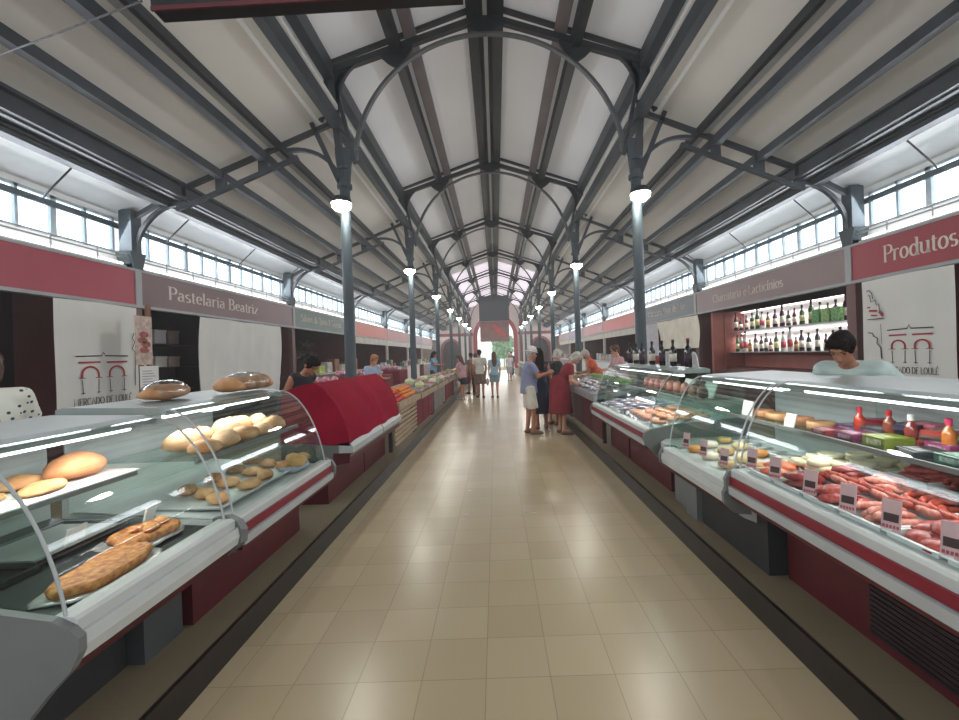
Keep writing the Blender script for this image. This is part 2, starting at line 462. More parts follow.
def roof_side(s, nm):
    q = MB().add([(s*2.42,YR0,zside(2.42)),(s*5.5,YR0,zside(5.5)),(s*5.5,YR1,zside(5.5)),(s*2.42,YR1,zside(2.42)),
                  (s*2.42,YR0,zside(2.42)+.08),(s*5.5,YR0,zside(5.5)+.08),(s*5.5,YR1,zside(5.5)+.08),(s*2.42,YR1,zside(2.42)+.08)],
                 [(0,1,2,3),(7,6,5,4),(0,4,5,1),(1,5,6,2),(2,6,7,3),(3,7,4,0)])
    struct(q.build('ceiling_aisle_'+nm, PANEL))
    # white soffit between gutter beam and window strip
    q = MB().add([(s*5.2,YR0,4.28),(s*6.05,YR0,4.06),(s*6.05,YR1,4.06),(s*5.2,YR1,4.28),
                  (s*5.2,YR0,4.34),(s*6.05,YR0,4.12),(s*6.05,YR1,4.12),(s*5.2,YR1,4.34)],
                 [(0,1,2,3),(7,6,5,4),(0,4,5,1),(1,5,6,2),(2,6,7,3),(3,7,4,0)])
    struct(q.build('ceiling_soffit_'+nm, WHITE))
    # clerestory strip between the aisle roof and the nave eave
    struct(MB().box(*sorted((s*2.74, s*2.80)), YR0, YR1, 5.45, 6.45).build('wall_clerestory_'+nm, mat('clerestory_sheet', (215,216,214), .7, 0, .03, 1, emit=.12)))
two(roof_side)
# longitudinal steel: every run is one beam
def beam(nm, m, x, z, w, h, kind='trim'):
    struct(MB().box(x-w/2, x+w/2, YR0, YR1, z-h/2, z+h/2).build('trim_beam_'+nm, m))
struct(MB().box(-.30,-.12,YR0,YR1,RIDGE-.02,RIDGE+.16).box(.12,.30,YR0,YR1,RIDGE-.02,RIDGE+.16)
       .box(-.12,.12,YR0,YR1,RIDGE+.06,RIDGE+.12).build('trim_beam_ridge', STEELD))
struct(MB().box(-.035,.035,YR0,YR1,RIDGE-.03,RIDGE+.02).build('trim_rail_ridge', RAILL))
def beams(s, nm):
    beam('nave_'+nm, STEELD, s*1.46, 6.62, .15, .24)
    beam('nave_rail_'+nm, RAILM, s*1.22, 6.80, .20, .08)
    beam('eave_'+nm, STEEL, s*EX, EAVE-.02, .16, .26)
    beam('eave_low_'+nm, STEEL, s*2.46, 5.42, .12, .22)
    beam('aisle_a_'+nm, STEEL, s*3.66, 4.90, .12, .15)
    beam('aisle_b_'+nm, RAILL, s*3.50, 5.06, .10, .06)
    beam('aisle_c_'+nm, STEELD, s*3.38, 5.06, .06, .12)
    beam('aisle_d_'+nm, STEEL, s*4.36, 4.62, .11, .13)
    # gutter girder: three flanges and webs
    struct(MB().box(*sorted((s*4.98,s*5.04)), YR0,YR1,4.22,4.52).box(*sorted((s*4.9,s*5.16)), YR0,YR1,4.46,4.5)
           .box(*sorted((s*4.9,s*5.16)), YR0,YR1,4.24,4.28).box(*sorted((s*5.2,s*5.34)), YR0,YR1,4.14,4.30)
           .box(*sorted((s*5.16,s*5.2)), YR0,YR1,4.2,4.5).build('trim_gutter_girder_'+nm, STEEL))
two(beams)

# columns, floodlights, trusses
LAMPG = mat('floodlight_lens', (255,252,240), .3, emit=50)
def ring(a0, a1, rx, rz, cx, cz, n=28):
    return [(cx+rx*math.cos(R(a0+(a1-a0)*i/n)), cz+rz*math.sin(R(a0+(a1-a0)*i/n))) for i in range(n+1)]
def ribbon(mb, pts, y, w, t, up=None):
    for (x0, z0), (x1, z1) in zip(pts[:-1], pts[1:]): mb.bar((x0,y,z0), (x1,y,z1), w, t, up=(0,0,1) if abs(x1-x0) > .3*abs(z1-z0) else (1,0,0))
CX = 2.36
def make_column(s, y, label):
    t = thing('iron_column', label, 'column', (s*CX, y, .15), 0, 'round iron columns holding the nave arches')
    MB().lathe([(.14,0),(.14,.28),(.11,.34),(.088,.42),(.080,3.9),(.095,3.95),(.095,4.02),(.08,4.05),(.08,4.35)],16).build('shaft', STEELB, t, True, auto=40)
    # flared head carrying the truss feet
    q = MB()
    q.prism([(-.08,4.2),(.08,4.2),(.10,4.45),(.13,4.75),(.13,4.85),(-.13,4.85),(-.13,4.75),(-.10,4.45)], -.035, .035)
    q.lathe([(.12,4.2),(.12,4.26)],12).lathe([(.10,4.5),(.10,4.55)],12)
    q.build('capital', STEELB, t)
    return t
def make_light(s, y, label):
    t = thing('floodlight', label, 'floodlight', (s*(CX-.02), y-.24, 4.02), 0, 'white floodlights high on the iron columns')
    MB().box(-.03,.03,.06,.17,-.02,.03).build('bracket', STEELD, t)
    MB().lathe([(.03,.12),(.11,.10),(.155,.03),(.16,.0)],14).build('housing', STEELD, t, True, auto=40)
    MB().lathe([(.150,.0),(.140,-.06),(.08,-.11),(.02,-.12)],16).build('lens', LAMPG, t, True)
    L = bpy.data.lights.new('flood', 'POINT'); L.energy = 40; L.color = (1,.97,.9); L.shadow_soft_size = .12
    o = bpy.data.objects.new('floodlight_glow', L); C.objects.link(o); o.location = (s*(CX-.1), y-.32, 3.88)
    return t
ORD = ['nearest', 'second', 'third', 'fourth', 'fifth', 'sixth', 'seventh', 'eighth', 'ninth', 'tenth', 'eleventh', 'twelfth', 'thirteenth']
for k, y in enumerate(YA):
    for s in (-1, 1):
        sd = 'left' if s < 0 else 'right'
        make_column(s, y, f'grey round iron column, {ORD[k]} along the {sd} side of the aisle')
        make_light(s, y, f'bright white floodlight on the {ORD[k]} column along the {sd} side')
def truss(y, label):
    t = thing('roof_truss', label, 'roof truss', (0, y, 0), 0, 'dark steel roof trusses across the nave')
    q = MB()
    arc = ring(4, 176, 2.17, 2.12, 0, 4.66, 40)
    for (x0, z0), (x1, z1) in zip(arc[:-1], arc[1:]): q.bar((x0,0,z0), (x1,0,z1), .08, .03)
    for (x0, z0), (x1, z1) in zip(arc[:-1], arc[1:]): q.bar((x0*1.012,0,z0+.016), (x1*1.012,0,z1+.016), .02, .05)
    q.build('arch', mat('arch_steel',(92,96,98),.45,.1,.1,3), t)
    for s in (-1, 1):
        q = MB()
        q.bar((s*.0,0,RIDGE-.02), (s*EX,0,EAVE-.02), .09, .10)
        q.bar((s*.0,0,RIDGE+.18), (s*EX,0,EAVE+.12), .07, .06)
        q.build('rafter', STEELD, t)
        # gussets with rounded inner corners
        q = MB().prism([(s*1.15,6.70),(s*1.75,6.50),(s*1.60,6.36),(s*1.44,6.26),(s*1.28,6.44),(s*1.20,6.56)], -.03, .03); q.build('gusset', STEELD, t)
        q = MB().prism([(s*.0,7.05),(s*.38,6.95),(s*.22,6.86),(s*.0,6.76)], -.03, .03); q.build('gusset', STEELD, t); q = MB()
        kn = [(s*1.90,6.48),(s*2.64,6.22),(s*2.61,5.35),(s*2.44,5.35)]
        kn += [(s*(1.90+.50*math.sin(R(a))), 5.72+.68*math.cos(R(a))) for a in range(90,-1,-10)]
        q.prism(kn, -.03, .03)
        q.build('gusset', STEELD, t)
        q = MB()
        q.bar((s*(EX-.02),0,EAVE-.1), (s*2.47,0,5.4), .09, .10, up=(1,0,0))
        q.bar((s*2.47,0,5.4), (s*2.36,0,4.3), .09, .10, up=(1,0,0))
        q.bar((s*2.18,0,4.75), (s*2.44,0,5.95), .06, .06, up=(1,0,0))
        q.bar((s*2.86,0,5.42), (s*2.42,0,4.40), .07, .07, up=(1,0,0))
        q.bar((s*2.30,0,6.25), (s*2.72,0,5.45), .06, .06, up=(1,0,0))
        q.bar((s*2.22,0,5.1), (s*2.6,0,5.5), .05, .05, up=(1,0,0))
        q.build('post', STEEL, t)
        q = MB()
        def zu(x): return zside(x)-.16
        q.bar((s*2.46,0,zu(2.46)), (s*5.0,0,zu(5.0)), .07, .07)
        q.bar((s*5.0,0,zu(5.0)), (s*5.80,0,3.98), .07, .07)
        q.bar((s*3.1,0,zu(3.1)-.30), (s*4.95,0,zu(4.95)-.30), .07, .06)
        for (a, b) in ((3.6,3.74),(4.28,4.44),(4.92,5.08)):
            q.prism([(s*a,zu(a)+.02),(s*b,zu(b)+.02),(s*b,zu(b)-.32),(s*a,zu(a)-.32)], -.028, .028)
            for c, e in ():
                q.prism([(s*c,zu(c)),(s*(c+e*.12),zu(c+e*.12)),(s*(c+e*.03),zu(c)-.1),(s*c,zu(c)-.15)], -.02, .02)
                q.prism([(s*c,zu(c)-.3),(s*(c+e*.12),zu(c+e*.12)-.3),(s*(c+e*.03),zu(c)-.2),(s*c,zu(c)-.15)], -.02, .02)
        ribbon(q, [(s*x, z) for x, z in ring(180, 78, .72, .62, 3.14, 4.38, 12)], 0, .06, .06)
        ribbon(q, [(s*x, z) for x, z in ring(98, 4, .78, .95, 5.02, 3.24, 12)], 0, .06, .06)
        q.build('side_rafter', STEEL, t)
    return t
for k, y in enumerate(YA):
    truss(y, f'dark steel arched roof truss, {ORD[k]} from the camera')
# outer wall posts with corbel heads
for k, y in enumerate([Y1-S]+YA):
    for s in (-1, 1):
        sd = 'left' if s < 0 else 'right'
        if k == 0: continue
        t = thing('wall_post', f'blue grey steel wall post above the stall signs, {ORD[k-1]} on the {sd}', 'post', (s*5.86, y, 0), 0, 'steel posts along the window strips')
        MB().box(-.10,.10,-.10,.10,3.0,4.1).build('shaft', STEELB, t)
        MB().prismx([(-.16,3.42),(.16,3.42),(.10,3.22),(.10,3.05),(-.10,3.05),(-.10,3.22)],-.12,.12).build('bracket', STEELB, t)

# ------------------------------------------------------------------ outer walls and window strips
OUTG = mat('window_bright_glass', (238,244,252), .2, 0, .03, 1, emit=4.0)
def outer(s, nm):
    struct(MB().box(*sorted((s*7.7,s*7.8)), YST, YEND, .15, 3.4).build('wall_'+nm, DARKIN))
    struct(MB().box(*sorted((s*6.02,s*6.15)), YR0, YEND, 3.15, 3.40).build('wall_sill_'+nm, WHITE))
    struct(MB().box(*sorted((s*5.85,s*7.75)), YST, YEND, 3.14, 3.20).build('ceiling_stalls_'+nm, WHITE))
    struct(MB().box(*sorted((s*5.98,s*6.02)), YR0, YEND, 3.80, 3.88).build('trim_transom_'+nm, STEELB))
    struct(MB().box(*sorted((s*6.1,s*6.14)), YR0, YEND, 3.96, 4.12).build('wall_head_'+nm, WHITE))
    # light rails running along the ledge
    q = MB()
    q.tube([(s*5.80,YR0,3.30),(s*5.80,YEND,3.30)], .012, 6).tube([(s*5.80,YR0,3.36),(s*5.80,YEND,3.36)], .012, 6)
    y = YR0
    while y < 30: q.bar((s*5.80,y,3.19),(s*5.80,y,3.37),.014,.014); y += .665
    struct(q.build('trim_ledge_rail_'+nm, RAILL))
    struct(MB().box(*sorted((s*5.90,s*5.93)), YR0, YEND, 3.22, 3.25).build('trim_ledge_light_'+nm, LEDGE))
    k = 1
    for b in range(-1, 7):
        y0 = Y1+S*b+.12; y1 = y0+S-.24
        if y1 > YEND: y1 = YEND
        o = MB().box(*sorted((s*6.06,s*6.07)), y0, y1, 3.40, 3.97).build(f'window_{k if s<0 else k+8}', GLASSW); struct(o)
        f = MB(); n = 11
        f.box(*sorted((s*6.03,s*6.10)), y0, y1, 3.40, 3.44).box(*sorted((s*6.03,s*6.10)), y0, y1, 3.93, 3.97)
        for i in range(n+1):
            yy = y0+(y1-y0)*i/n; w = .040 if i % 3 == 0 else .020
            f.box(*sorted((s*6.03,s*6.09)), yy-w, yy+w, 3.40, 3.97)
        f.build('frame', mat('window_frame_grey', (176,188,194), .5), o)
        g = MB().box(*sorted((s*6.075,s*6.08)), y0, y1, 3.44, 3.93).build('pane', OUTG, o)
        k += 1
    # wires and hangers over the windows
    for j in range(5):
        y = 3.4+j*2.1
        w = MB().tube([(s*5.35,y,4.14),(s*5.7,y+.02,3.84),(s*5.74,y+.02,3.78)], .012, 5)
        for dy in (0,):
            pass
        o = w.build('ceiling_hanger', STEELD)
        tag(o, f'thin dark hanger rod above the {"left" if s<0 else "right"} window strip, {ORD[j]} from the camera', 'hanger rod', 'thin hanger rods over the window strips')
two(outer)

# ------------------------------------------------------------------ end wall with portal
def endwall():
    q = MB(); y0, y1 = YEND, YEND+.3
    # central arch opening radius 1.85, springing 3.6 ; two small arches each side
    def arched(x0, x1, spring, top, z0=0.0):
        pass
    W = 7.8
    # wall pieces left/right of the portal, and over the arch
    arc = [(1.85*math.cos(R(a)), 3.5+1.85*math.sin(R(a))) for a in range(0, 181, 12)]
    def hole_piece(pts_top, z_top):
        for (xa, za), (xb, zb) in zip(pts_top[:-1], pts_top[1:]):
            q.add([(xa,y0,za),(xb,y0,zb),(xb,y0,z_top),(xa,y0,z_top),(xa,y1,za),(xb,y1,zb)], [(0,1,2,3),(0,4,5,1)])
    hole_piece(arc, 7.4)
    for s in (-1, 1):
        q.add([(s*1.85,y0,0),(s*1.85,y1,0),(s*1.85,y1,3.5),(s*1.85,y0,3.5)], [(0,1,2,3)])
        a2 = [(s*(4.6+.8*math.cos(R(a))), 2.35+.8*math.sin(R(a))) for a in range(0, 181, 15)]
        for (xa, za), (xb, zb) in zip(a2[:-1], a2[1:]): q.add([(xa,y0,za),(xb,y0,zb),(xb,y0,3.15),(xa,y0,3.15),(xa,y1,za),(xb,y1,zb)], [(0,1,2,3),(0,4,5,1)])
        q.add([(s*1.85,y0,0),(s*3.8,y0,0),(s*3.8,y0,3.15),(s*1.85,y0,3.15)], [(0,1,2,3)])
        q.add([(s*5.4,y0,0),(s*7.8,y0,0),(s*7.8,y0,3.15),(s*5.4,y0,3.15)], [(0,1,2,3)])
        q.add([(s*1.85,y0,3.15),(s*7.8,y0,3.15),(s*7.8,y0,7.4),(s*1.85,y0,7.4)], [(0,1,2,3)])
    q.add([(1.85,y0,3.5),(1.85,y0,7.4),(1.85,y0,7.4)], [])
    struct(q.build('wall_back', CREAM))
    r = MB()
    ao = [(2.25*math.cos(R(a)), 3.5+2.25*math.sin(R(a))) for a in range(0, 181, 12)]
    r.prism([(1.85,0),(2.25,0)]+ao[:]+[(-2.25,0),(-1.85,0)]+arc[::-1], y0-.12, y0-.01)
    struct(r.build('trim_portal_arch', REDB))
    for s, nm in ((-1,'left'),(1,'right')):
        r = MB().box(*sorted((s*2.3,s*7.7)), y0-.1, y0-.01, 3.55, 3.85)
        struct(r.build('trim_back_band_'+nm, REDB))
        a1 = [(s*(4.6+.8*math.cos(R(a))), 2.35+.8*math.sin(R(a))) for a in range(0, 181, 15)]
        a2 = [(s*(4.6+1.0*math.cos(R(a))), 2.35+1.0*math.sin(R(a))) for a in range(0, 181, 15)]
        struct(MB().prism([(s*5.6,0.15)]+a2+[(s*3.6,.15),(s*3.8,.15)]+a1[::-1]+[(s*5.4,.15)], y0-.08, y0-.01).build('trim_small_arch_'+nm, REDB))
        struct(MB().box(*sorted((s*3.7,s*5.5)), y0+.4, y0+.5, 0, 3.4).build('wall_back_recess_'+nm, DARKIN))
        for x in (2.6, 3.1): pass
        struct(MB().box(*sorted((s*2.45,s*2.6)), y0-.1, y0-.01, .15, 5.4).build('trim_back_pilaster_'+nm, REDB))
endwall()
# what shows outside the portal: pale street wall and a bush, sunlight put in as emission
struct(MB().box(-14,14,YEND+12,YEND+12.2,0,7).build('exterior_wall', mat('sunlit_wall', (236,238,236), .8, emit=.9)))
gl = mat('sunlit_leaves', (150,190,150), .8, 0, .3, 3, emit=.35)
q = MB()
for i in range(26):
    l_ = lump(.5,.5,.45,.25,i,10,7,1); ox, oz = random.uniform(-.2,2.2), random.uniform(.8,3.0)
    q.add([(x+ox,y+YEND+9+random.uniform(-.4,.4),z+oz) for x, y, z in l_.v], l_.f)
q.tube([(1.0,YEND+9,0),(1.0,YEND+9,1.2)], .08)
tag(q.build('street_tree', gl, None, True), 'pale green leafy tree outside the bright end doorway', 'tree')

# hanging boards in the nave near the end
BK = mat('black_board', (26,28,34), .5, 0, .1, 2)
t = thing('hanging_screen', 'large dark board hung high in front of the end arch', 'hanging board', (-.05, 38.0, 4.55))
MB().box(-1.3,1.3,-.04,.04,0,2.15).build('panel', mat('screen_panel', (22,28,36), .5, 0, .1, 2), t)
MB().box(-1.32,1.32,-.06,.06,2.12,2.2).box(-1.32,-1.26,-.06,.06,0,2.12).box(1.26,1.32,-.06,.06,0,2.12).build('frame', BK, t)
q = MB()
for x in (-.9,.9): q.tube([(x,0,2.18),(x,0,2.55)], .012, 5)
q.build('cable', STEELD, t)
t = thing('hanging_banner', 'brown and red picture banner hung below the dark board at the end', 'banner', (-.05, 38.6, 2.75))
MB().box(-1.3,1.3,-.02,.02,0,1.85).build('cloth', mat('brown_banner', (150,98,92), .7, 0, .25, 1.2, rgb2=(112,84,80)), t)
q = MB(); q.bar((-.5,-.026,1.5),(.9,-.026,.5),.01,.35,up=(0,1,0)) if False else q.prism([(-.3,1.5),(0,1.6),(1.0,.6),(.8,.4),(.2,.8)], -.03, -.021)
q.build('print', mat('banner_red', (190,70,66), .7), t)
MB().box(-1.32,1.32,-.03,.03,1.83,1.89).build('rail', WHITE, t)

# near black banner hung across the top-left of the view
t = thing('overhead_sign', 'black sign with red underside hanging overhead at top of view', 'sign', (-.98, 2.45, 3.595)); t.rotation_euler = (0, R(-3.2), R(2))
MB().box(-.86,.86,-.05,.05,.0,.55).build('board', BK, t)
MB().box(-.86,.86,-.056,-.045,-.012,.012).build('edge', mat('dark_red_edge', (96,34,40), .5), t)
tag(MB().tube([(-5.0,3.6,4.25),(-3.4,3.0,3.78),(-1.95,2.45,3.66)], .006, 5).build('hanging_cable', STEELD), 'thin dark cable running from the overhead sign to the left roof', 'cable')

# ------------------------------------------------------------------ stall fronts
FX0, FX1 = 5.72, 5.80
ZB, ZT = 2.52, 3.14
stallspec = {
 -1: [((166,40,64),None), ((112,80,84),('Pastelaria Beatriz',7.55,10.4,2.74,.225)), ((70,100,92),('Sabores da Quinta & Gourmet',12.7,16.0,2.76,.20)),
      ((214,100,82),None), ((186,120,124),None), ((160,148,164),None), ((206,176,184),None)],
 1: [((156,34,50),('Produtos Regionais',6.30,4.1,2.74,.235)), ((136,112,112),('Charcutaria e Lacticínios',11.25,8.5,2.74,.20)), ((92,100,112),('Mercearia Vista do Mar',16.0,12.9,2.76,.20)),
     ((214,88,88),None), ((200,128,134),None), ((160,150,186),None), ((206,180,190),None)]}
bname = {(-1,0):'plain maroon stall sign board above the white cloth banner', (-1,1):'mauve brown stall sign board lettered Pastelaria Beatriz', (-1,2):'dark green stall sign board with white lettering',
 (-1,3):'orange red stall sign board behind the nearest left column', (-1,4):'dusty pink stall sign board beyond the orange one on the left', (-1,5):'lavender grey stall sign board far along the left', (-1,6):'pale pink stall sign board at the far left end',
 (1,0):'maroon stall sign board lettered Produtos above the right banner', (1,1):'taupe stall sign board lettered Charcutaria e Lacticínios', (1,2):'blue grey stall sign board above the cream curtain',
 (1,3):'coral red stall sign board behind the nearest right column', (1,4):'dusty pink stall sign board beyond the coral one on the right', (1,5):'lilac stall sign board far along the right', (1,6):'pale pink stall sign board at the far right end'}
LETM = mat('sign_lettering', (222,208,196), .6, 0, .02)
pale = mat('valance_pale', (222,216,206), .8, 0, .05)
for s in (-1, 1):
    for k, (col, txt) in enumerate(stallspec[s]):
        y0 = (Y1-.05)+S*(k-1); y1 = y0+S
        if k == 0: y0 = -.6
        y1 = min(y1, YEND-.05)
        xa, xb = sorted((s*FX0, s*FX1))
        t = thing('stall_sign', bname[(s,k)], 'sign', (s*FX0, (y0+y1)/2, ZB)); hw = (y1-y0)/2
        dx0, dx1 = sorted((0, s*.08))
        MB().box(dx0,dx1,-hw+.06,hw-.06,.04,ZT-ZB-.03).build('board', mat(f'sign_colour_{s}_{k}', col, .45, 0, .05, 1), t)
        e0, e1 = sorted((-s*.015, s*.09))
        MB().box(e0,e1,-hw,hw,0,.045).box(e0,e1,-hw,hw,ZT-ZB-.035,ZT-ZB).box(e0,e1,-hw,-hw+.06,.045,ZT-ZB-.035).box(e0,e1,hw-.06,hw,.045,ZT-ZB-.035).build('frame', RAILL, t)
        if txt:
            st, ya, yb, z, h = txt; cy = (y0+y1)/2
            wall_text('lettering', st, LETM, t, -s*.004, s, ya-cy, yb-cy, z-ZB, h)
        # partition between stalls + stall front posts
        if k:
            q = MB().box(*sorted((s*5.80,s*7.7)), y0-.05, y0+.05, .15, 3.14)
            struct(q.build(f'wall_partition_{"left" if s<0 else "right"}_{k}', MAROONW))
            o = MB().box(*sorted((s*5.74,s*5.84)), y0-.09, y0+.09, .15, 2.52).build(f'trim_stall_post_{"left" if s<0 else "right"}_{k}', mat('post_brown', (120,88,84), .6) if k < 4 else pale); struct(o)
        if k >= 3:
            q = MB(); n = 24
            q.grid(lambda u, v: (s*(FX0+.03+.02*math.sin(u*40)), y0+.1+(y1-y0-.2)*u, 2.52-.28*v), n, 1)
            tag(q.build('valance', pale), f'pale cloth valance under the {["","","","fourth","fifth","sixth","seventh"][k]} stall sign on the {"left" if s<0 else "right"}', 'valance')
# ------------------------------------------------------------------ display cases
CASEG = mat('case_grey_plastic', (112,115,114), .5, 0, .06, 4)
CASEL = mat('case_light_grey', (178,182,182), .4, 0, .05, 4)
CASEW = mat('case_white', (196,200,197), .35, 0, .04, 4)
CASEDK = mat('case_dark_base', (44,44,46), .6, 0, .15, 4)
MAR = mat('maroon_enamel', (130,22,42), .4, 0, .08, 4)
MARD = mat('maroon_base', (84,18,26), .5, 0, .1, 3)
STEELP = mat('brushed_tray_steel', (150,152,152), .3, .8, .1, 12)
DECKD = mat('dark_display_deck', (52,56,56), .3, .3, .1, 6)
GLASSC = glassmat('case_glass', (249,253,252), .05)
GLASSE = glassmat('case_edge_glass', (236,246,242), .05)
CANOP = mat('canopy_grey_green', (150,162,158), .3, 0, .06, 2)
TUBEM = mat('light_tube', (250,252,255), .3, emit=5)
BACKW = mat('case_back_panel', (170,176,178), .4, 0, .05, 3)
def curve_pts(lip, top, du=.33, u0=.05, n=12):
    return [(u0+du*(.76*(1-math.cos(R(90*i/n)))+.24*math.sin(R(90*i/n))), lip+(top-lip)*math.sin(R(90*i/n))) for i in range(n+1)]
def display_case(s, y0, y1, label, lipz=.73, topz=1.30, deck='white', shelf=(.55,.98,1.02), style='grey', base=None, front=True, canopy=CANOP, tubes=True, ends=(1,1), back=True, stripe=True, du=.31, big=(0,0), cr=1.02, kick=.03):
    """s: side, y0<y1. Local frame: x = s*u, z above platform"""
    t = thing('display_case', label, 'display case', (s*1.45, y0, .15)); L = y1-y0; Z = .15
    lz, tz = lipz-Z, topz-Z
    def P(poly): return [(s*u, v) for u, v in poly]
    # tub
    q = MB().prism(P([(.02,lz-.12),(.02,lz-.06),(.04,lz-.05),(.06,lz-.05),(.10,lz-.03),(.98,lz+.04),(.98,lz+.26),(1.02,lz+.26),(1.02,lz-.30),(.35,lz-.34),(.12,lz-.24)]), .02, L-.02)
    q.build('tub', CASEW if style != 'dark' else CASEG, t)
    q = MB().prism(P([(.10,lz-.025),(.97,lz+.045),(.97,lz+.05),(.10,lz-.02)]), .03, L-.03)
    q.build('deck', DECKD if deck == 'dark' else CASEW, t)
    # front bumper: white top rail, coloured band, grey rail
    MB().prism(P([(0,lz-.045),(0,lz-.005),(.015,lz+.005),(.09,lz+.005),(.09,lz-.02),(.05,lz-.045)]), .0, L).build('top_rail', CASEW, t)
    if stripe == 'red':
        MB().prism(P([(-.012,lz-.095),(-.012,lz-.045),(.03,lz-.045),(.03,lz-.095)]), 0, L).build('red_band', MAR, t)
        MB().prism(P([(-.018,lz-.155),(-.022,lz-.105),(.03,lz-.095),(.04,lz-.155)]), 0, L).build('lower_rail', CASEL, t)
        MB().prism(P([(.0,lz-.185),(-.004,lz-.155),(.05,lz-.155),(.05,lz-.185)]), 0, L).build('kick_strip', MARD, t)
    else:
        MB().prism(P([(-.012,lz-.135),(-.024,lz-.09),(-.016,lz-.045),(.04,lz-.045),(.05,lz-.135)]), 0, L).build('lower_rail', CASEW, t)
        MB().prism(P([(.05,lz-.205),(.0,lz-.135),(.10,lz-.135),(.10,lz-.205)]), 0, L).build('red_band', MARD, t)
    # canopy
    q = MB().prism(P([(du+.04,tz-.03),(du+.04,tz-.005),(du+.10,tz+.015),(cr-.04,tz+.03),(cr,tz+.02),(cr,tz-.02),(du+.10,tz-.02)]), 0, L)
    q.build('canopy', canopy, t)
    if tubes:
        MB().tube([(s*(du+.12),.08,tz-.045),(s*(du+.12),L-.08,tz-.045)], .011, 8).build('light_tube', TUBEM, t)
    # curved front glass
    if front:
        MB().sheet(P(curve_pts(lz, tz, du)), .015, L-.015, .004*s).build('front_glass', GLASSC, t, True, auto=30)
        q = MB()
        cp = P(curve_pts(lz, tz, du))
        for yy in (.012, L-.012): MB().tube([(x,yy,z) for x, z in cp], .006, 6).build('glass_edge', CASEL, t)
    # end glass
    for e, yy in ((0,.006),(1,L-.012)):
        if ends[e]:
            cp = P(curve_pts(lz, tz, du))
            MB().prism(cp+P([(1.0,tz),(1.0,lz)]), yy, yy+.006).build('end_glass', GLASSE, t)
    AL = bpy.data.lights.new('case_light', 'AREA'); AL.shape = 'RECTANGLE'; AL.size = .06; AL.size_y = L-.2; AL.energy = 4.6*L; AL.color = (1,.97,.93)
    ao = bpy.data.objects.new('case_light', AL); C.objects.link(ao); ao.parent = t; ao.location = (s*(du+.13), L/2, tz-.065)
    if back:
        MB().box(*sorted((s*.99,s*1.0)), .02, L-.02, lz+.26, tz-.02).build('sliding_back', BACKW, t)
    if shelf:
        a, b, z = shelf
        k = MB().box(*sorted((s*a,s*b)), .03, L-.03, z-Z-.006, z-Z)
        sh = k.build('shelf', glassmat('shelf_glass', (228,240,238), .08), t)
        q = MB().box(*sorted((s*(a-.004),s*(a+.012))), .03, L-.03, z-Z-.022, z-Z+.002)
        q.build('shelf_edge', CASEG, sh)
        q = MB()
        for yy in (.05, L-.05): q.bar((s*b,yy,z-Z-.06),(s*a,yy,z-Z-.015),.012,.02)
        q.build('bracket', STEELP, sh) if False else None
    # moulded end panels
    for e, yy in ((0,-.03),(1,L)):
        if not big[e]:
            MB().prism(P([(.14,lz-.20),(.04,lz-.19),(-.03,lz-.13),(-.035,lz-.06),(-.01,lz-.01),(.05,lz+.02),(.12,lz+.01)]), yy, yy+.03).build('end_bumper', CASEG, t)
        else:
            MB().prism(P([(.30,lz-.46),(.18,lz-.36),(.08,lz-.24),(.0,lz-.16),(-.03,lz-.10),(-.03,lz-.05),(.0,lz-.02),(.06,lz+.01),(.30,lz+.05),(1.03,lz+.10),(1.03,lz-.46)]), yy, yy+.03).build('end_panel', CASEG, t)
    # legs / base
    if base:
        for nm, a, b, u, m, h in base:
            MB().box(*sorted((s*u,s*.98)), a, b, 0, h).build(nm, m, t)
    return t
bh = .30
L1 = display_case(-1, 1.46, 2.34, 'nearest left curved glass display case holding flat pies and pizza slabs', .73, 1.30, 'dark', (.50,.98,1.02), 'grey', du=.37, big=(1,0), ends=(1,0),
    base=[('base_box',.60,.85,.28,mat('base_grey',(66,68,70),.6),.40),('base_panel',.0,.59,.36,CASEDK,.40)])
L2 = display_case(-1, 2.40, 3.70, 'left curved glass bread case under the bagged loaves', .72, 1.33, 'white', (.26,.80,1.04), 'grey', stripe='red', du=.36, ends=(0,1),
    base=[('base_box',-.04,1.24,.26,MARD,.44)])
R1 = display_case(1, .55, 2.70, 'nearest right long glass meat case with boxes on its shelf', .81, 1.34, 'white', (.44,.98,1.04), 'grey', stripe='red', ends=(1,0),
    base=[('base_box',.02,2.09,.30,MARD,.50)])
R2 = display_case(1, 2.76, 3.80, 'right glass cheese case between the meat case and the seafood case', .71, 1.33, 'white', (.58,.98,1.0), 'grey', ends=(0,1),
    base=[('base_box',-.09,.76,.20,CASEDK,.40),('base_panel',.80,1.0,.17,CASEG,.42)])
R3 = display_case(1, 4.25, 6.58, 'long right glass seafood case with dark wine bottles on top', .79, 1.35, 'white', (.50,.95,1.06), 'grey', stripe='red', big=(1,0), back=False, cr=.66,
    base=[('base_box',.05,1.35,.26,MARD,.50),('base_box',1.42,2.3,.26,MARD,.50)])
# corner column panel between R2 and R3
t = thing('corner_cabinet', 'grey corner cabinet filling the gap before the seafood case', 'cabinet', (1.66,3.84,.15))
MB().prismz([(0,0),(.8,0),(.8,.36),(.1,.36),(0,.25)], 0, .50).build('body', CASEG, t)
MB().prismz([(-.12,0),(.8,0),(.8,.38),(-.02,.38),(-.12,.25)], .50, .55).build('top', CASEL, t)
# black grille low on the R1 base
q = MB()
for i in range(12): q.box(1.738,1.747,1.50,2.05,.2+i*.024,.212+i*.024)
o = q.build('vent_grille', BK); tag(o, 'dark louvred vent low on the maroon base of the meat case', 'vent')

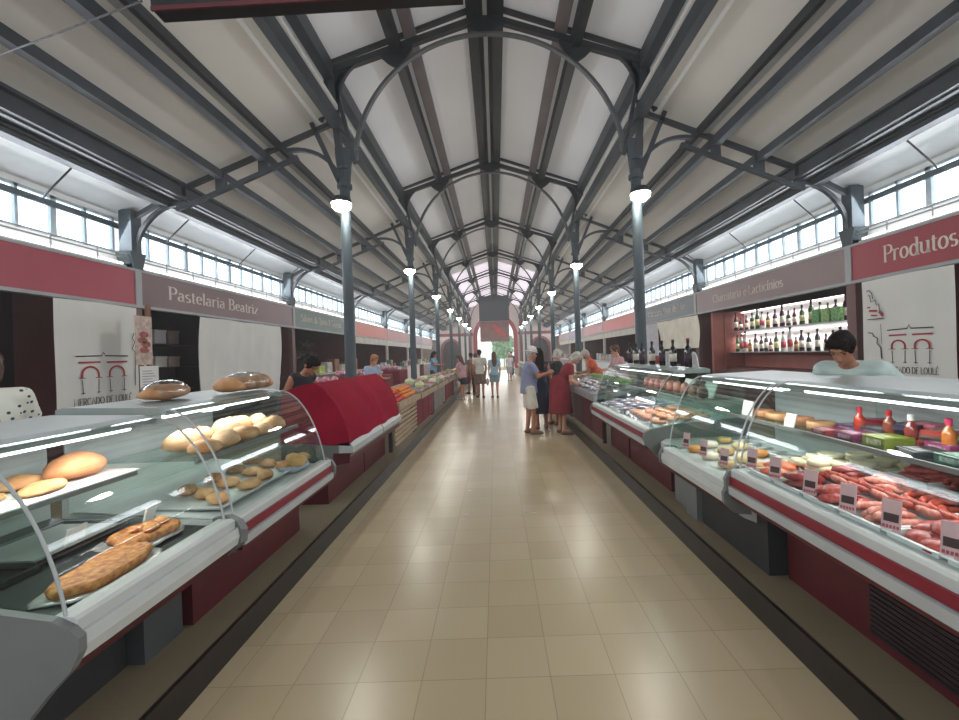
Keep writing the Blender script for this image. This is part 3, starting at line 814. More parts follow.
# covered case L3
CLOTHM = mat('maroon_cloth', (150,18,48), .9, 0, .10, 2.5, bump=.06, spec=.1)
t = thing('covered_case', 'display case draped in a plain maroon cloth cover on the left', 'covered case', (-1.45,4.27,.15)); Lc = 2.18
q = MB()
prof = [(.72,.62),(.70,1.08),(.64,1.14),(.50,1.185),(.36,1.205),(.28,1.15),(.15,.98),(.08,.83),(.045,.70),(.025,.57)]
ny = 30
def cov(i, j):
    f = i*(len(prof)-1); a = int(min(f, len(prof)-2)); fr = f-a
    u = prof[a][0]*(1-fr)+prof[a+1][0]*fr; z = prof[a][1]*(1-fr)+prof[a+1][1]*fr
    y = j*Lc; seam = -.012*math.exp(-((y-1.15)/.02)**2); w = .006*math.sin(y*9+z*4)
    return (-(u-seam-w), y, z)
q.grid(cov, 36, 60)
for yy in (0, Lc):
    q.add([(-u,yy,z) for u, z in prof], [tuple(range(len(prof)))])
q.build('cloth_cover', CLOTHM, t, True, auto=35)
q = MB().prism([(-.0,.50),(-.0,.56),(-.03,.60),(-.14,.60),(-.14,.50)], 0, 1.14).prism([(-.0,.50),(-.0,.56),(-.03,.60),(-.14,.60),(-.14,.50)], 1.17, Lc)
q.build('front_rail', CASEL, t)
MB().prism([(-.03,.46),(-.72,.40),(-.72,.62),(-.05,.58)], .01, Lc-.01).build('tub', CASEG, t)
MB().prism([(-.04,.40),(-.03,.50),(-.2,.50),(-.2,.38)], 0, Lc).build('lower_rail', MARD, t)
MB().box(-.72,-.26,.0,1.15,0,.41).build('base_box', MARD, t)
MB().box(-.72,-.26,1.18,Lc,0,.41).build('base_box', MARD, t)

# ------------------------------------------------------------------ bread and pastry
CRUST = mat('bread_crust', (178,124,78), .75, 0, .12, 9, rgb2=(210,166,120), bump=.2)
CRUSTD = mat('dark_crust', (178,122,78), .75, 0, .15, 9, rgb2=(214,170,120), bump=.2)
CRUSTO = mat('orange_crust', (214,138,92), .7, 0, .12, 9, rgb2=(228,164,120), bump=.2)
PASTRY = mat('golden_pastry', (206,146,74), .6, 0, .25, 38, rgb2=(150,80,38), bump=.8)
PIZZAT = mat('pizza_topping', (196,92,52), .6, 0, .2, 30, rgb2=(226,180,100), bump=.5)
FOIL = mat('foil', (196,196,194), .3, .5, .15, 30, bump=.6)
PAPER = mat('white_paper', (226,226,222), .7, 0, .03)
def place(mb_or_mesh, name, m, loc, rz, label, cat, group=None, smooth=True, sc=None):
    if isinstance(mb_or_mesh, MB): o = mb_or_mesh.build(name, m, None, smooth)
    else: o = bpy.data.objects.new(name, mb_or_mesh); C.objects.link(o)
    o.location = loc; o.rotation_euler = (0,0,rz)
    if sc: o.scale = sc
    return tag(o, label, cat, group)
def tray(w, l, h, m, name='tray'):
    q = MB(); fl = .012
    q.box(-w/2,w/2,-l/2,l/2,0,.004)
    for (a,b,c,d) in ((-w/2,-w/2+.004,-l/2,l/2),(w/2-.004,w/2,-l/2,l/2),(-w/2,w/2,-l/2,-l/2+.004),(-w/2,w/2,l/2-.004,l/2)): q.box(a,b,c,d,0,h)
    q.box(-w/2-fl,-w/2,-l/2-fl,l/2+fl,h-.004,h).box(w/2,w/2+fl,-l/2-fl,l/2+fl,h-.004,h).box(-w/2,w/2,-l/2-fl,-l/2,h-.004,h).box(-w/2,w/2,l/2,l/2+fl,h-.004,h)
    return q
def slab(w, l, h, seed, n=22, jag=.06):
    rnd = random.Random(seed); ph = [rnd.uniform(0,6.28) for _ in range(4)]
    P = []
    for i in range(n):
        a = 2*math.pi*i/n; k = (abs(math.cos(a))**3.2+abs(math.sin(a))**3.2)**(-1/3.2)
        k *= 1+jag*math.sin(3*a+ph[0])+jag*.7*math.sin(7*a+ph[1])
        P.append((w/2*math.cos(a)*k, l/2*math.sin(a)*k))
    q = MB(); vs = []
    for z, f in ((0,.97),(h*.6,1.0),(h,.93),(h*.82,.8),(h*.9,.4)):
        vs += [(x*f, y*f, z) for x, y in P]
    vs.append((0,0,h*.9)); fs = [tuple(range(n-1,-1,-1))]
    for a in range(4):
        for i in range(n):
            j = (i+1)%n; fs.append((a*n+i,a*n+j,(a+1)*n+j,(a+1)*n+i))
    for i in range(n): fs.append((4*n+i,4*n+(i+1)%n,5*n))
    return q.add(vs, fs)
dz1 = .715   # deck level near the front of L1
def dk(lip, X): return lip-.02+(X-1.55)*.08
# L1 deck: pies on foil paper
place(slab(.26,.50,.012,3), 'foil_sheet', FOIL, (-1.66,1.80,dk(.73,1.66)), .1, 'crumpled foil sheet under the nearest golden pie', 'foil')
place(slab(.20,.44,.035,4), 'savoury_pie', PASTRY, (-1.66,1.80,dk(.73,1.66)+.012), .15, 'golden flat pie nearest the camera on the dark case deck', 'pie')
place(slab(.30,.34,.012,5), 'foil_sheet', FOIL, (-1.78,2.12,dk(.73,1.78)), -.1, 'crumpled foil sheet under the farther golden pie', 'foil')
place(slab(.22,.28,.035,6), 'savoury_pie', PASTRY, (-1.77,2.13,dk(.73,1.77)+.012), -.2, 'golden flat pie with topping, farther from the camera on foil', 'pie')
for i in range(7):
    place(lump(.022,.028,.02,.2,i), 'pastry_bite', PIZZAT, (-1.74+random.uniform(-.07,.05),2.13+random.uniform(-.11,.11),dk(.73,1.77)+.046), i, 'small browned topping piece on the farther pie in the nearest left case', 'pastry', 'browned topping pieces on the farther pie')
place(tray(.34,.46,.03,STEELP), 'steel_tray', STEELP, (-2.12,2.02,dk(.73,2.1)), 0, 'steel tray at the back of the nearest left case', 'tray', smooth=False)
place(MB().prismz([(-.17,-.20),(.17,-.22),(.17,.2),(-.17,.21)],0,.012), 'parchment_sheet', PAPER, (-2.12,2.02,dk(.73,2.1)+.01), 0, 'pale parchment sheet on the steel tray in the nearest left case', 'paper', smooth=False)
place(tray(.34,.32,.03,STEELP), 'steel_tray', mat('dark_tray', (40,42,44), .4, .5), (-2.10,1.64,dk(.73,1.92)), 0, 'dark empty tray in the nearest left case by its end panel', 'tray', smooth=False)
place(slab(.24,.2,.03,9), 'savoury_pie', mat('ham_red',(168,76,66),.6,0,.2,14), (-2.08,1.62,dk(.73,2.08)+.012), 0, 'reddish pie slice on the dark tray by the left frame edge', 'pie')
# L1 shelf items z=1.02
zs = 1.021
place(MB().prismz([(-.22,-.40),(.2,-.38),(.2,.40),(-.2,.42)],0,.004), 'paper_liner', mat('liner',(232,226,222),.7), (-2.16,1.95,zs), 0, 'white paper liner under the breads on the nearest left shelf', 'paper', smooth=False)
zs += .005
for i,(x,y,a,rx,ry,rz,m,lb) in enumerate((
    (-2.12,1.60,.2,.10,.14,.02,PASTRY,'thin golden flatbread nearest the camera on the left case shelf'),
    (-2.20,1.80,.6,.09,.12,.022,CRUSTD,'thin browned flatbread second along the left case shelf'),
    (-2.08,1.96,.3,.07,.13,.035,CRUSTD,'narrow browned loaf in front of the pale roll in the left case'),
    (-2.26,2.02,.1,.08,.12,.045,CRUST,'pale round roll behind the narrow browned loaf in the left case'))):
    place(lump(rx,ry,rz,.10,i), 'flatbread' if rz<.03 else 'bread_roll', m, (x,y,zs), a, lb, 'bread')
place(lump(.10,.15,.085,.05,21,18,12,.5), 'bread_loaf', CRUSTO, (-2.16,2.19,zs), .1, 'large orange crusted loaf standing on the nearest left case shelf', 'bread')
place(MB().prism([(-.005,0),(.005,0),(.03,.11),(.02,.11)],-.045,.045), 'price_card', PAPER, (-1.88,2.28,dk(.73,1.8)), .2, 'blank white card standing at the far end of the nearest left case deck', 'card', smooth=False)
place(MB().prism([(-.005,0),(.005,0),(.03,.11),(.02,.11)],-.05,.05), 'price_card', PAPER, (-1.98,1.98,dk(.73,1.98)), .1, 'blank white card standing in the middle of the nearest left case deck', 'card', smooth=False)
# L2 upper shelf loaves z=1.04
lb = ['pale crusty loaf nearest the camera in the front row of the upper bread shelf','long pale loaf second in the front row of the upper bread shelf','floury loaf third in the front row of the upper bread shelf','pale loaf fourth in the front row of the upper bread shelf','round loaf fifth in the front row of the upper bread shelf']
lb += [x.replace('front row','back row') for x in lb]
for i in range(10):
    r_, k_ = divmod(i, 5); y = 2.60+.205*k_+.09*r_; x = -1.78-.20*r_+.02*math.sin(i*3)
    place(lump(.080,.100+.012*(i%3),.058+.008*((i*2)%3)+.022*r_,.10,30+i,18,12,.5), 'bread_loaf', (CRUST, mat('floury_crust',(196,150,108),.8,0,.12,9,rgb2=(220,188,150),bump=.2))[i%2], (x,y,1.041), .4*math.sin(i*2.3), lb[i], 'bread', 'pale loaves on the upper bread shelf')
place(tray(.46,1.02,.02,STEELP), 'bread_tray', CASEW, (-1.86,3.02,dk(.72,1.86)), 0, 'long white tray on the deck of the left bread case', 'tray', smooth=False)
for i in range(13):
    x = -1.68-.17*(i%3)-random.uniform(0,.04); y = 2.62+.088*i+random.uniform(-.02,.02)
    place(lump(.055,.075,.045,.12,60+i,14,9,.5), 'bread_roll', (CRUSTD, CRUST, mat('seed_roll',(196,150,104),.8,0,.2,40))[i%3], (x,y,dk(.72,1.86)+.006), random.uniform(0,3),
          'small bread roll on the white tray low in the left bread case', 'bread', 'rolls on the lower tray of the left bread case')
for i,(x,y) in enumerate(((-1.62,3.50),(-1.72,3.58),(-1.60,3.40))):
    place(lump(.05,.06,.05,.12,90+i,14,9,.5), 'bun', mat('yellow_bun',(226,184,116),.7,0,.1,9), (x,y,dk(.72,1.7)+.03), i, 'yellowish bun at the far end of the left bread case deck', 'bread', 'yellowish buns by the far end glass')
place(slab(.2,.26,.05,91,20,.1), 'paper_bag', mat('bluish_paper',(176,190,206),.6,0,.1,8), (-1.66,3.46,dk(.72,1.66)), 0, 'bluish crumpled paper under the yellowish buns', 'paper')
# bagged loaves on top
BAGM = glassmat('plastic_bag', (236,238,240), .25, .15)
def bag(name, label, loc, w, l, h, n, seed):
    t = thing(name, label, 'bread', loc)
    for i in range(n):
        o = lump(w*.40,l/n*.62,h*.44,.10,seed+i,14,9,.5).build('loaf', CRUSTD if i%2 else CRUST, t, True, loc=(0,-l/2+l*(i+.5)/n,0))
    lump(w/2,l/2,h*.56,.07,seed,20,12,.5,5).build('bag', BAGM, t, True)
bag('bagged_loaf','bagged round loaf on the case top beside the white banner',(-2.16,2.80,1.36),.24,.30,.15,1,5)
bag('bagged_loaves','clear bag of sliced loaves lying on the bread case top',(-2.00,3.42,1.365),.28,.56,.17,4,11)

# ------------------------------------------------------------------ meat case R1
TRAYW = mat('white_tray', (228,230,230), .35, 0, .02)
MEATR = mat('raw_red_meat', (146,32,34), .35, 0, .2, 60, rgb2=(186,84,76))
MEATP = mat('pink_meat', (176,84,74), .35, 0, .2, 55, rgb2=(212,142,124))
MEATD = mat('dark_meat', (98,28,32), .35, 0, .2, 14, rgb2=(150,60,56))
CHOR = mat('chorizo', (140,32,28), .3, 0, .25, 40, rgb2=(190,90,70))
MEATO = mat('orange_meat', (216,88,52), .35, 0, .2, 16, rgb2=(226,140,100))
PALES = mat('pale_cheese', (232,216,170), .5, 0, .06, 8)
def sausage(l, r, bend, seed):
    rnd = random.Random(seed); pts = []; rr = []; n = 9
    for i in range(n+1):
        t_ = i/n; pts.append(((t_-.5)*l, bend*math.sin(math.pi*t_), r)); rr.append(r*(.35 if i in (0,n) else .85 if i in (1,n-1) else 1+.06*rnd.uniform(-1,1)))
    return MB().tube(pts, rr, 8)
tagM = mat('tag_pink', (216,176,180), .5, 0, .05); tagD = mat('tag_dark', (70,48,50), .5)
def price_tag(label, loc, rz, group=None):
    t = thing('price_tag', label, 'price tag', loc, rz, group)
    q = MB().add([(-.031,0,0),(.031,0,0),(.031,.024,.12),(-.031,.024,.12),(-.031,.003,0),(.031,.003,0),(.031,.027,.12),(-.031,.027,.12)], [(0,1,2,3),(7,6,5,4),(0,4,5,1),(1,5,6,2),(2,6,7,3),(3,7,4,0)])
    q.build('card', tagM, t)
    def rect(a,b,c,d): return [(a,c*.2-.001,c),(b,c*.2-.001,c),(b,d*.2-.001,d),(a,d*.2-.001,d)]
    MB().add(rect(-.024,.024,.036,.068),[(0,1,2,3)]).build('print_block', tagD, t)
    q = MB()
    for i in range(5): q.add(rect(-.026+i*.011,-.018+i*.011,.012,.024),[(0,1,2,3)])
    q.build('print_line', mat('tag_red',(188,70,80),.5), t)
def dR(X): return .81-.02+(X-1.55)*.08+.005
tray0 = tray(.24,.20,.035,TRAYW)
tm = tray0.mesh('meat_tray', TRAYW)
kinds = [('pink sliced ham pieces', MEATP),('dark red stewing meat', MEATD),('raw red steaks', MEATR),('pale pork ribs', MEATP),('red sausages', CHOR),('bright red minced meat', MEATR),('orange marinated meat', MEATO),('streaky bacon cuts', MEATP)]
msh = {}
for nm, m in (('r',MEATR),('p',MEATP),('d',MEATD),('o',MEATO)):
    msh[nm] = [lump(.06,.085,.032,.16,i,14,9,.5).mesh('meat_'+nm, m, True) for i in range(3)]
msh['s'] = [sausage(.19,.017,.03,i).mesh('sausage_mesh', CHOR, True) for i in range(3)]
msh['q'] = [sausage(.17,.018,.025,i).mesh('sausage_mesh_pink', MEATP, True) for i in range(3)]
code = {'pink sliced ham pieces':'p','dark red stewing meat':'d','raw red steaks':'r','pale pork ribs':'q','red sausages':'s','bright red minced meat':'r','orange marinated meat':'o','streaky bacon cuts':'q'}
rows = [(1.64, [2.52,2.29,2.06,1.83,1.60,1.37], [6,1,2,3,5,7], 'front row'), (1.92, [2.34,2.11,1.88,1.65,1.42], [1,0,4,6,2], 'middle row'), (2.20, [2.20,1.97,1.74], [2,4,6], 'back row')]
for X_, ys, ks, rn in rows:
    for i, (y, kk) in enumerate(zip(ys, ks)):
        kn, mm = kinds[kk]; z = dR(X_)
        place(tm, 'meat_tray', None, (X_, y, z), 0, f'white tray of {kn}, {ORD[len(ys)-1-i]} along the {rn} of the meat case', 'tray', smooth=False)
        n = 6 if code[kn] in 'sq' else 5
        for j in range(n):
            ms = msh[code[kn]][j%3]
            if code[kn] in 'sq': loc = (X_+random.uniform(-.02,.02), y-.07+.14*j/(n-1), z+.006+.026*(j%2)); rz = random.uniform(-.25,.25)
            else: loc = (X_+random.uniform(-.05,.05), y-.05+.025*j, z+.006+.022*(j%3)); rz = random.uniform(-.9,.9)+1.2
            place(ms, {'s':'sausage','q':'pork_strip'}.get(code[kn],'meat_cut'), None, loc, rz, f'piece of meat in the tray of {kn}, {ORD[len(ys)-1-i]} along the {rn}', 'meat', f'pieces of {kn} in the {rn} tray {ORD[len(ys)-1-i]}')
# loose sausages and pale slabs filling the rear of the deck
for i in range(16):
    y = 2.5-.06*i; 
    place(msh['s'][i%3] if i%4 else msh['q'][0], 'sausage', None, (1.79+.02*(i%2), y, dR(1.8)+.036+.012*(i%2)), 1.35+random.uniform(-.3,.3), 'red cured sausage lying between the tray rows of the meat case', 'sausage', 'loose sausages between the meat trays')
for i in range(7):
    y = 2.52-.05*i
    place(slab(.15,.13,.03,i,16,.02), 'cheese_wedge', PALES, (2.22+.02*(i%2), 2.60-.055*i, dR(2.2)+.012*(i%3)), .2*i, 'pale cheese slab at the far back corner of the meat case', 'cheese', 'pale slabs at the back of the meat case')
for i in range(22):
    place(slab(.13,.10,.03,60+i,14,.03), 'cheese_piece', mat('pale_curd',(236,224,188),.5,0,.06,20), (1.78+.085*(i%5), 2.40+.045*((i*3)%6), dR(1.9)+.03+.02*(i//8)+.006*(i%3)), .5*i, 'creamy slab in the big pale pile at the far end of the meat case', 'cheese', 'creamy slabs in the pale pile of the meat case')
for i in range(8):
    place(slab(.11,.09,.025,40+i,14,.03), 'cheese_piece', PALES, (1.90+.04*(i%3), 2.46+.025*i, dR(1.9)+.012+.014*(i%3)), .3*i, 'pale slab in the heap beside the far end glass of the meat case', 'cheese', 'pale slab heap by the far end glass of the meat case')
for i,(y) in enumerate((2.62,2.40,2.13,1.90,1.69,1.46)):
    price_tag(f'small pink price tag, {ORD[5-i]} along the front of the meat case', (1.535, y+.01, .83), R(-62))
# shelf: boxes and jars, shelf z=1.04
boxes = [((120,36,46),.9,'dark red'),((96,40,70),.9,'plum'),((92,104,36),.9,'yellow green'),((40,44,48),.9,'black'),((44,84,70),.9,'deep green'),((150,36,44),.9,'red and black'),((52,70,120),.9,'blue'),((92,56,96),.9,'purple'),((60,60,66),.9,'charcoal'),((160,62,44),.9,'orange red'),((130,56,96),.9,'pink'),((70,110,130),.9,'teal'),((180,60,60),.9,'bright red'),((110,110,70),.9,'olive')]
for i,(c,_,nm) in enumerate(boxes):
    row = i//7; k = i%7
    y = 2.57-.185*k+(.03 if row else 0); X_ = 1.99+.17*row; hgt = .03+.014*(i*7%3)
    t = thing('food_box', f'{nm} cardboard food box, {ORD[k]} from the far end in the {"back" if row else "front"} shelf row', 'box', (X_, y, 1.041), random.uniform(-.25,.25))
    MB().rbox(-.075,.075,-.07,.07,0,hgt,.003).build('carton', mat('carton_'+nm.replace(' ','_'), c, .4, 0, .1, 12), t)
    MB().box(-.055,.0,-.05,.05,hgt,hgt+.0012).box(-.0765,-.075,-.05,.04,hgt*.25,hgt*.75).build('print_label', mat('print_'+nm.replace(' ','_'), tuple(min(255,int(v*.5+120)) for v in c), .4, 0, .3, 40), t)
for i in range(7):
    c_, nm = [((130,30,44),'wine red'),((60,52,80),'indigo'),((160,60,50),'rust'),((90,100,60),'moss'),((46,48,54),'graphite'),((120,40,90),'magenta'),((60,90,140),'sea blue')][i]
    y = 2.50-.185*i; k = i
    t = thing('food_box', f'{nm} flat carton on other boxes, {ORD[k]} from the meat shelf far end', 'box', (2.20, y, 1.105), random.uniform(-.4,.4))
    MB().rbox(-.07,.07,-.055,.055,0,.028,.003).build('carton', mat('carton_'+nm.replace(' ','_'), c_, .4, 0, .1, 12), t)
    MB().box(-.05,.0,-.04,.04,.028,.0292).build('print_label', mat('print_'+nm.replace(' ','_'), tuple(min(255,int(v*.5+110)) for v in c_), .4, 0, .3, 40), t)
jar = [('red',(176,56,40),(200,50,70)),('brown',(130,64,44),(190,40,50)),('dark red',(120,40,34),(220,220,214)),('amber',(190,110,50),(210,60,100)),('tomato',(190,60,44),(220,220,214)),('honey',(200,140,60),(212,52,96)),('orange',(210,90,60),(205,205,200)),('brick',(196,76,56),(210,60,60))]
for i,(nm,c,lc) in enumerate(jar):
    y = 2.50-.155*i; 
    t = thing('sauce_bottle', f'small {nm} sauce bottle, {ORD[i]} from the far end on the meat case shelf', 'bottle', (2.10+.03*(i%2), y, 1.075), 0, 'sauce bottles on the meat case shelf')
    MB().lathe([(.024,0),(.028,.01),(.028,.055),(.024,.072),(.012,.09),(.011,.108)],12).build('bottle', mat('sauce_'+nm.replace(' ','_'), c, .15, 0, .1, 9), t, True, auto=40)
    MB().lathe([(.014,.10),(.015,.128),(.010,.132)],12).build('cap', mat('cap_'+nm.replace(' ','_'), lc, .4), t, True, auto=40)
for i in range(7):
    y = 2.30-.2*i
    c = [(214,120,140),(210,210,214),(190,90,110),(220,190,200),(150,160,190),(206,96,96),(200,200,190)][i]
    nm = ['rose','silver','raspberry','blush','steel blue','coral','ivory'][i]
    place(MB().rbox(-.06,.06,-.085,.085,0,.05,.01), 'packet', mat('packet_'+nm.replace(' ','_'), c, .25, 0, .2, 20), (2.30, y, 1.09), .2*(i%3), f'shiny {nm} packet on top of the back row of boxes in the meat case', 'packet', smooth=False)

# ------------------------------------------------------------------ cheese case R2
def d2(X): return .71-.02+(X-1.55)*.08+.005
ch = [((226,206,150),'pale yellow'),((214,150,80),'orange'),((236,228,206),'white'),((200,170,110),'tan')]
for i in range(12):
    c, nm = ch[i%4]; X_ = 1.66+.17*(i%3); y = 2.88+.085*i
    place(MB().lathe([(.05,0),(.062,.012),(.062,.035),(.05,.048)],16), 'cheese_round', mat('cheese_'+nm.replace(' ','_'), c, .5, 0, .08, 10), (X_, y, d2(X_)), 0, f'small round {nm} cheese on the cheese case deck, {ORD[i]} from the near end', 'cheese', 'round cheeses on the right cheese case deck')
for i in range(6):
    place(tray(.15,.15,.03,TRAYW), 'white_tub', TRAYW, (2.12,2.90+.15*i,d2(2.12)), .05*i, f'white plastic tub, {ORD[i]} from the near end at the back of the cheese case', 'tub', smooth=False)
for i in range(3): price_tag(f'small pink price tag, {ORD[i]} from the near end of the cheese case', (1.56, 3.0+.3*i, .75), R(-62))
for i in range(4):
    place(slab(.16,.17,.05,70+i,16,.04), 'flat_loaf', (CRUST,CRUSTO)[i%2], (2.20,2.92+.22*i,1.001), .1*i, f'flat pale loaf on the cheese case shelf, {ORD[i]} from the near end', 'bread')
place(MB().prism([(-.004,0),(.004,0),(.03,.09),(.02,.09)],-.05,.05), 'price_card', PAPER, (2.06,3.05,1.001), 0, 'blank white card on the cheese case shelf, near end', 'card', smooth=False)
place(MB().prism([(-.004,0),(.004,0),(.03,.12),(.02,.12)],-.07,.07), 'price_card', PAPER, (2.08,3.60,1.001), 0, 'blank white card on the cheese case shelf, far end', 'card', smooth=False)

# ------------------------------------------------------------------ seafood case R3
def d3(X): return .79-.02+(X-1.55)*.08+.005
ICE = mat('crushed_ice', (222,226,236), .3, 0, .15, 30, bump=.8)
q = MB().grid(lambda u, v: (1.56+.80*u, 4.32+2.2*v, d3(1.56+.8*u)+.02+.02*math.sin(u*23+v*31)*math.sin(v*47)+.01*math.sin(v*90)), 24, 60)
tag(q.build('crushed_ice', ICE, None, True), 'white crushed ice bed in the right seafood case', 'ice', kind='stuff')
SALM = mat('salmon_flesh', (228,132,98), .4, 0, .2, 20, rgb2=(236,178,150))
FISHS = mat('fish_silver', (176,170,178), .25, .3, .2, 20, rgb2=(130,126,140))
PRAWN = mat('prawn_pink', (222,150,140), .4, 0, .15, 20)
def fish_mesh(m):
    q = MB(); pts = []; n = 8
    prof = [(0,.004,.004),(.12,.018,.026),(.3,.024,.036),(.55,.02,.032),(.78,.009,.015),(.88,.005,.012),(1,.003,.034)]
    vs = []; seg = 10
    for t_, a, b in prof:
        for k in range(seg):
            an = 2*math.pi*k/seg; vs.append(((t_-.5)*.24, math.cos(an)*b, .024+math.sin(an)*a))
    fs = [(i*seg+k, i*seg+(k+1)%seg, (i+1)*seg+(k+1)%seg, (i+1)*seg+k) for i in range(len(prof)-1) for k in range(seg)]
    return q.add(vs, fs).mesh('fish_mesh', m, True)
fm = fish_mesh(FISHS); sm = slab(.13,.08,.03,2,14,.05).mesh('salmon_cut', SALM, True); pm = sausage(.07,.012,.02,3).mesh('prawn_mesh', PRAWN, True)
for i in range(96):
    v = i/96; y = 4.42+2.0*v+random.uniform(-.03,.03); X_ = 1.66+.16*(i%4)+random.uniform(-.03,.03); z = d3(X_)+.035
    if v < .42: place(sm, 'salmon_steak', None, (X_,y,z), random.uniform(-1,1), 'pink salmon steak on the near half of the ice in the right seafood case', 'fish', 'salmon steaks on the seafood case ice')
    elif i%3: place(pm, 'prawn', None, (X_,y,z), random.uniform(0,6), 'pink prawn on the far half of the ice in the right seafood case', 'prawn', 'prawns on the seafood case ice')
    else: place(fm, 'whole_fish', None, (X_,y,z), random.uniform(-.5,.5), 'small silver fish on the far half of the ice in the right seafood case', 'fish', 'silver fish on the seafood case ice')
HAMM = mat('cured_ham', (98,52,44), .45, 0, .2, 10, rgb2=(140,84,72))
for i in range(9):
    y = 4.40+.20*i
    place(lump(.055,.05,.10,.08,i,12,9,.4), 'cured_ham', HAMM, (2.10,y,1.061), 0, f'dark brown cured ham chunk, {ORD[i]} from the near end on the seafood case shelf', 'ham')
for i in range(2):
    place(MB().prism([(-.004,0),(.004,0),(.06,.16),(.05,.16)],-.12,.12), 'white_board', PAPER, (2.20,4.50+.5*i,1.061), 0, f'blank white board leaning on the seafood case shelf, {"near" if i==0 else "far"} one', 'board', smooth=False)
# bottles
def bottle(name, label, cat, loc, m, lab, capm, sc=1.0, group=None, parts=True, r=.037, h=.30):
    t = thing(name, label, cat, loc, 0, group)
    MB().lathe([(r*.95*sc,0),(r*sc,.008),(r*sc,h*.60*sc),(r*.7*sc,h*.70*sc),(r*.36*sc,h*.76*sc),(r*.36*sc,h*.92*sc),(r*.42*sc,h*.93*sc),(r*.42*sc,h*.95*sc)],12).build('glass', m, t, True, auto=50)
    MB().lathe([(r*1.02*sc,h*.18*sc),(r*1.02*sc,h*.48*sc)],12).build('paper_label', lab, t, True)
    MB().lathe([(r*.44*sc,h*.88*sc),(r*.44*sc,h*sc),(r*.3*sc,h*1.005*sc)],10).build('cap', capm, t, True)
    return kids(t)
WINE = mat('dark_wine_glass', (22,20,24), .1, 0, .1); LABW = mat('label_cream', (214,206,190), .6); LABD = mat('label_dark', (70,44,60), .6)
CAPR = mat('capsule_red', (110,24,34), .35); CAPK = mat('capsule_black', (24,24,26), .35)
for i,(px) in enumerate((628,634,640,650,660,671,686)):
    X_ = 2.00; y = X_*F/(px-494)
    bottle('wine_bottle', f'dark wine bottle standing on the seafood case top, {ORD[6-i]} from the near end', 'bottle', (X_, y, 1.381), WINE, LABW if i%2 else LABD, CAPR if i == 6 else CAPK, 1.0, 'wine bottles on the seafood case top')
# small white crate and rounded card behind bottles
place(MB().prism([(0,0),(.01,0),(.01,.17),(0,.17)],-.14,.14), 'white_board', PAPER, (2.07,5.30,1.38), 0, 'plain white card standing among the wine bottles', 'board', smooth=False)
q = MB().prismx([(-.10,0)]+[(.10*math.cos(R(a)), .16*math.sin(R(a))) for a in range(180,-1,-15)]+[(.10,0)], 0, .01)
place(q, 'rounded_board', PAPER, (2.07,4.52,1.38), 0, 'rounded white card behind the nearest wine bottle', 'board', smooth=False)

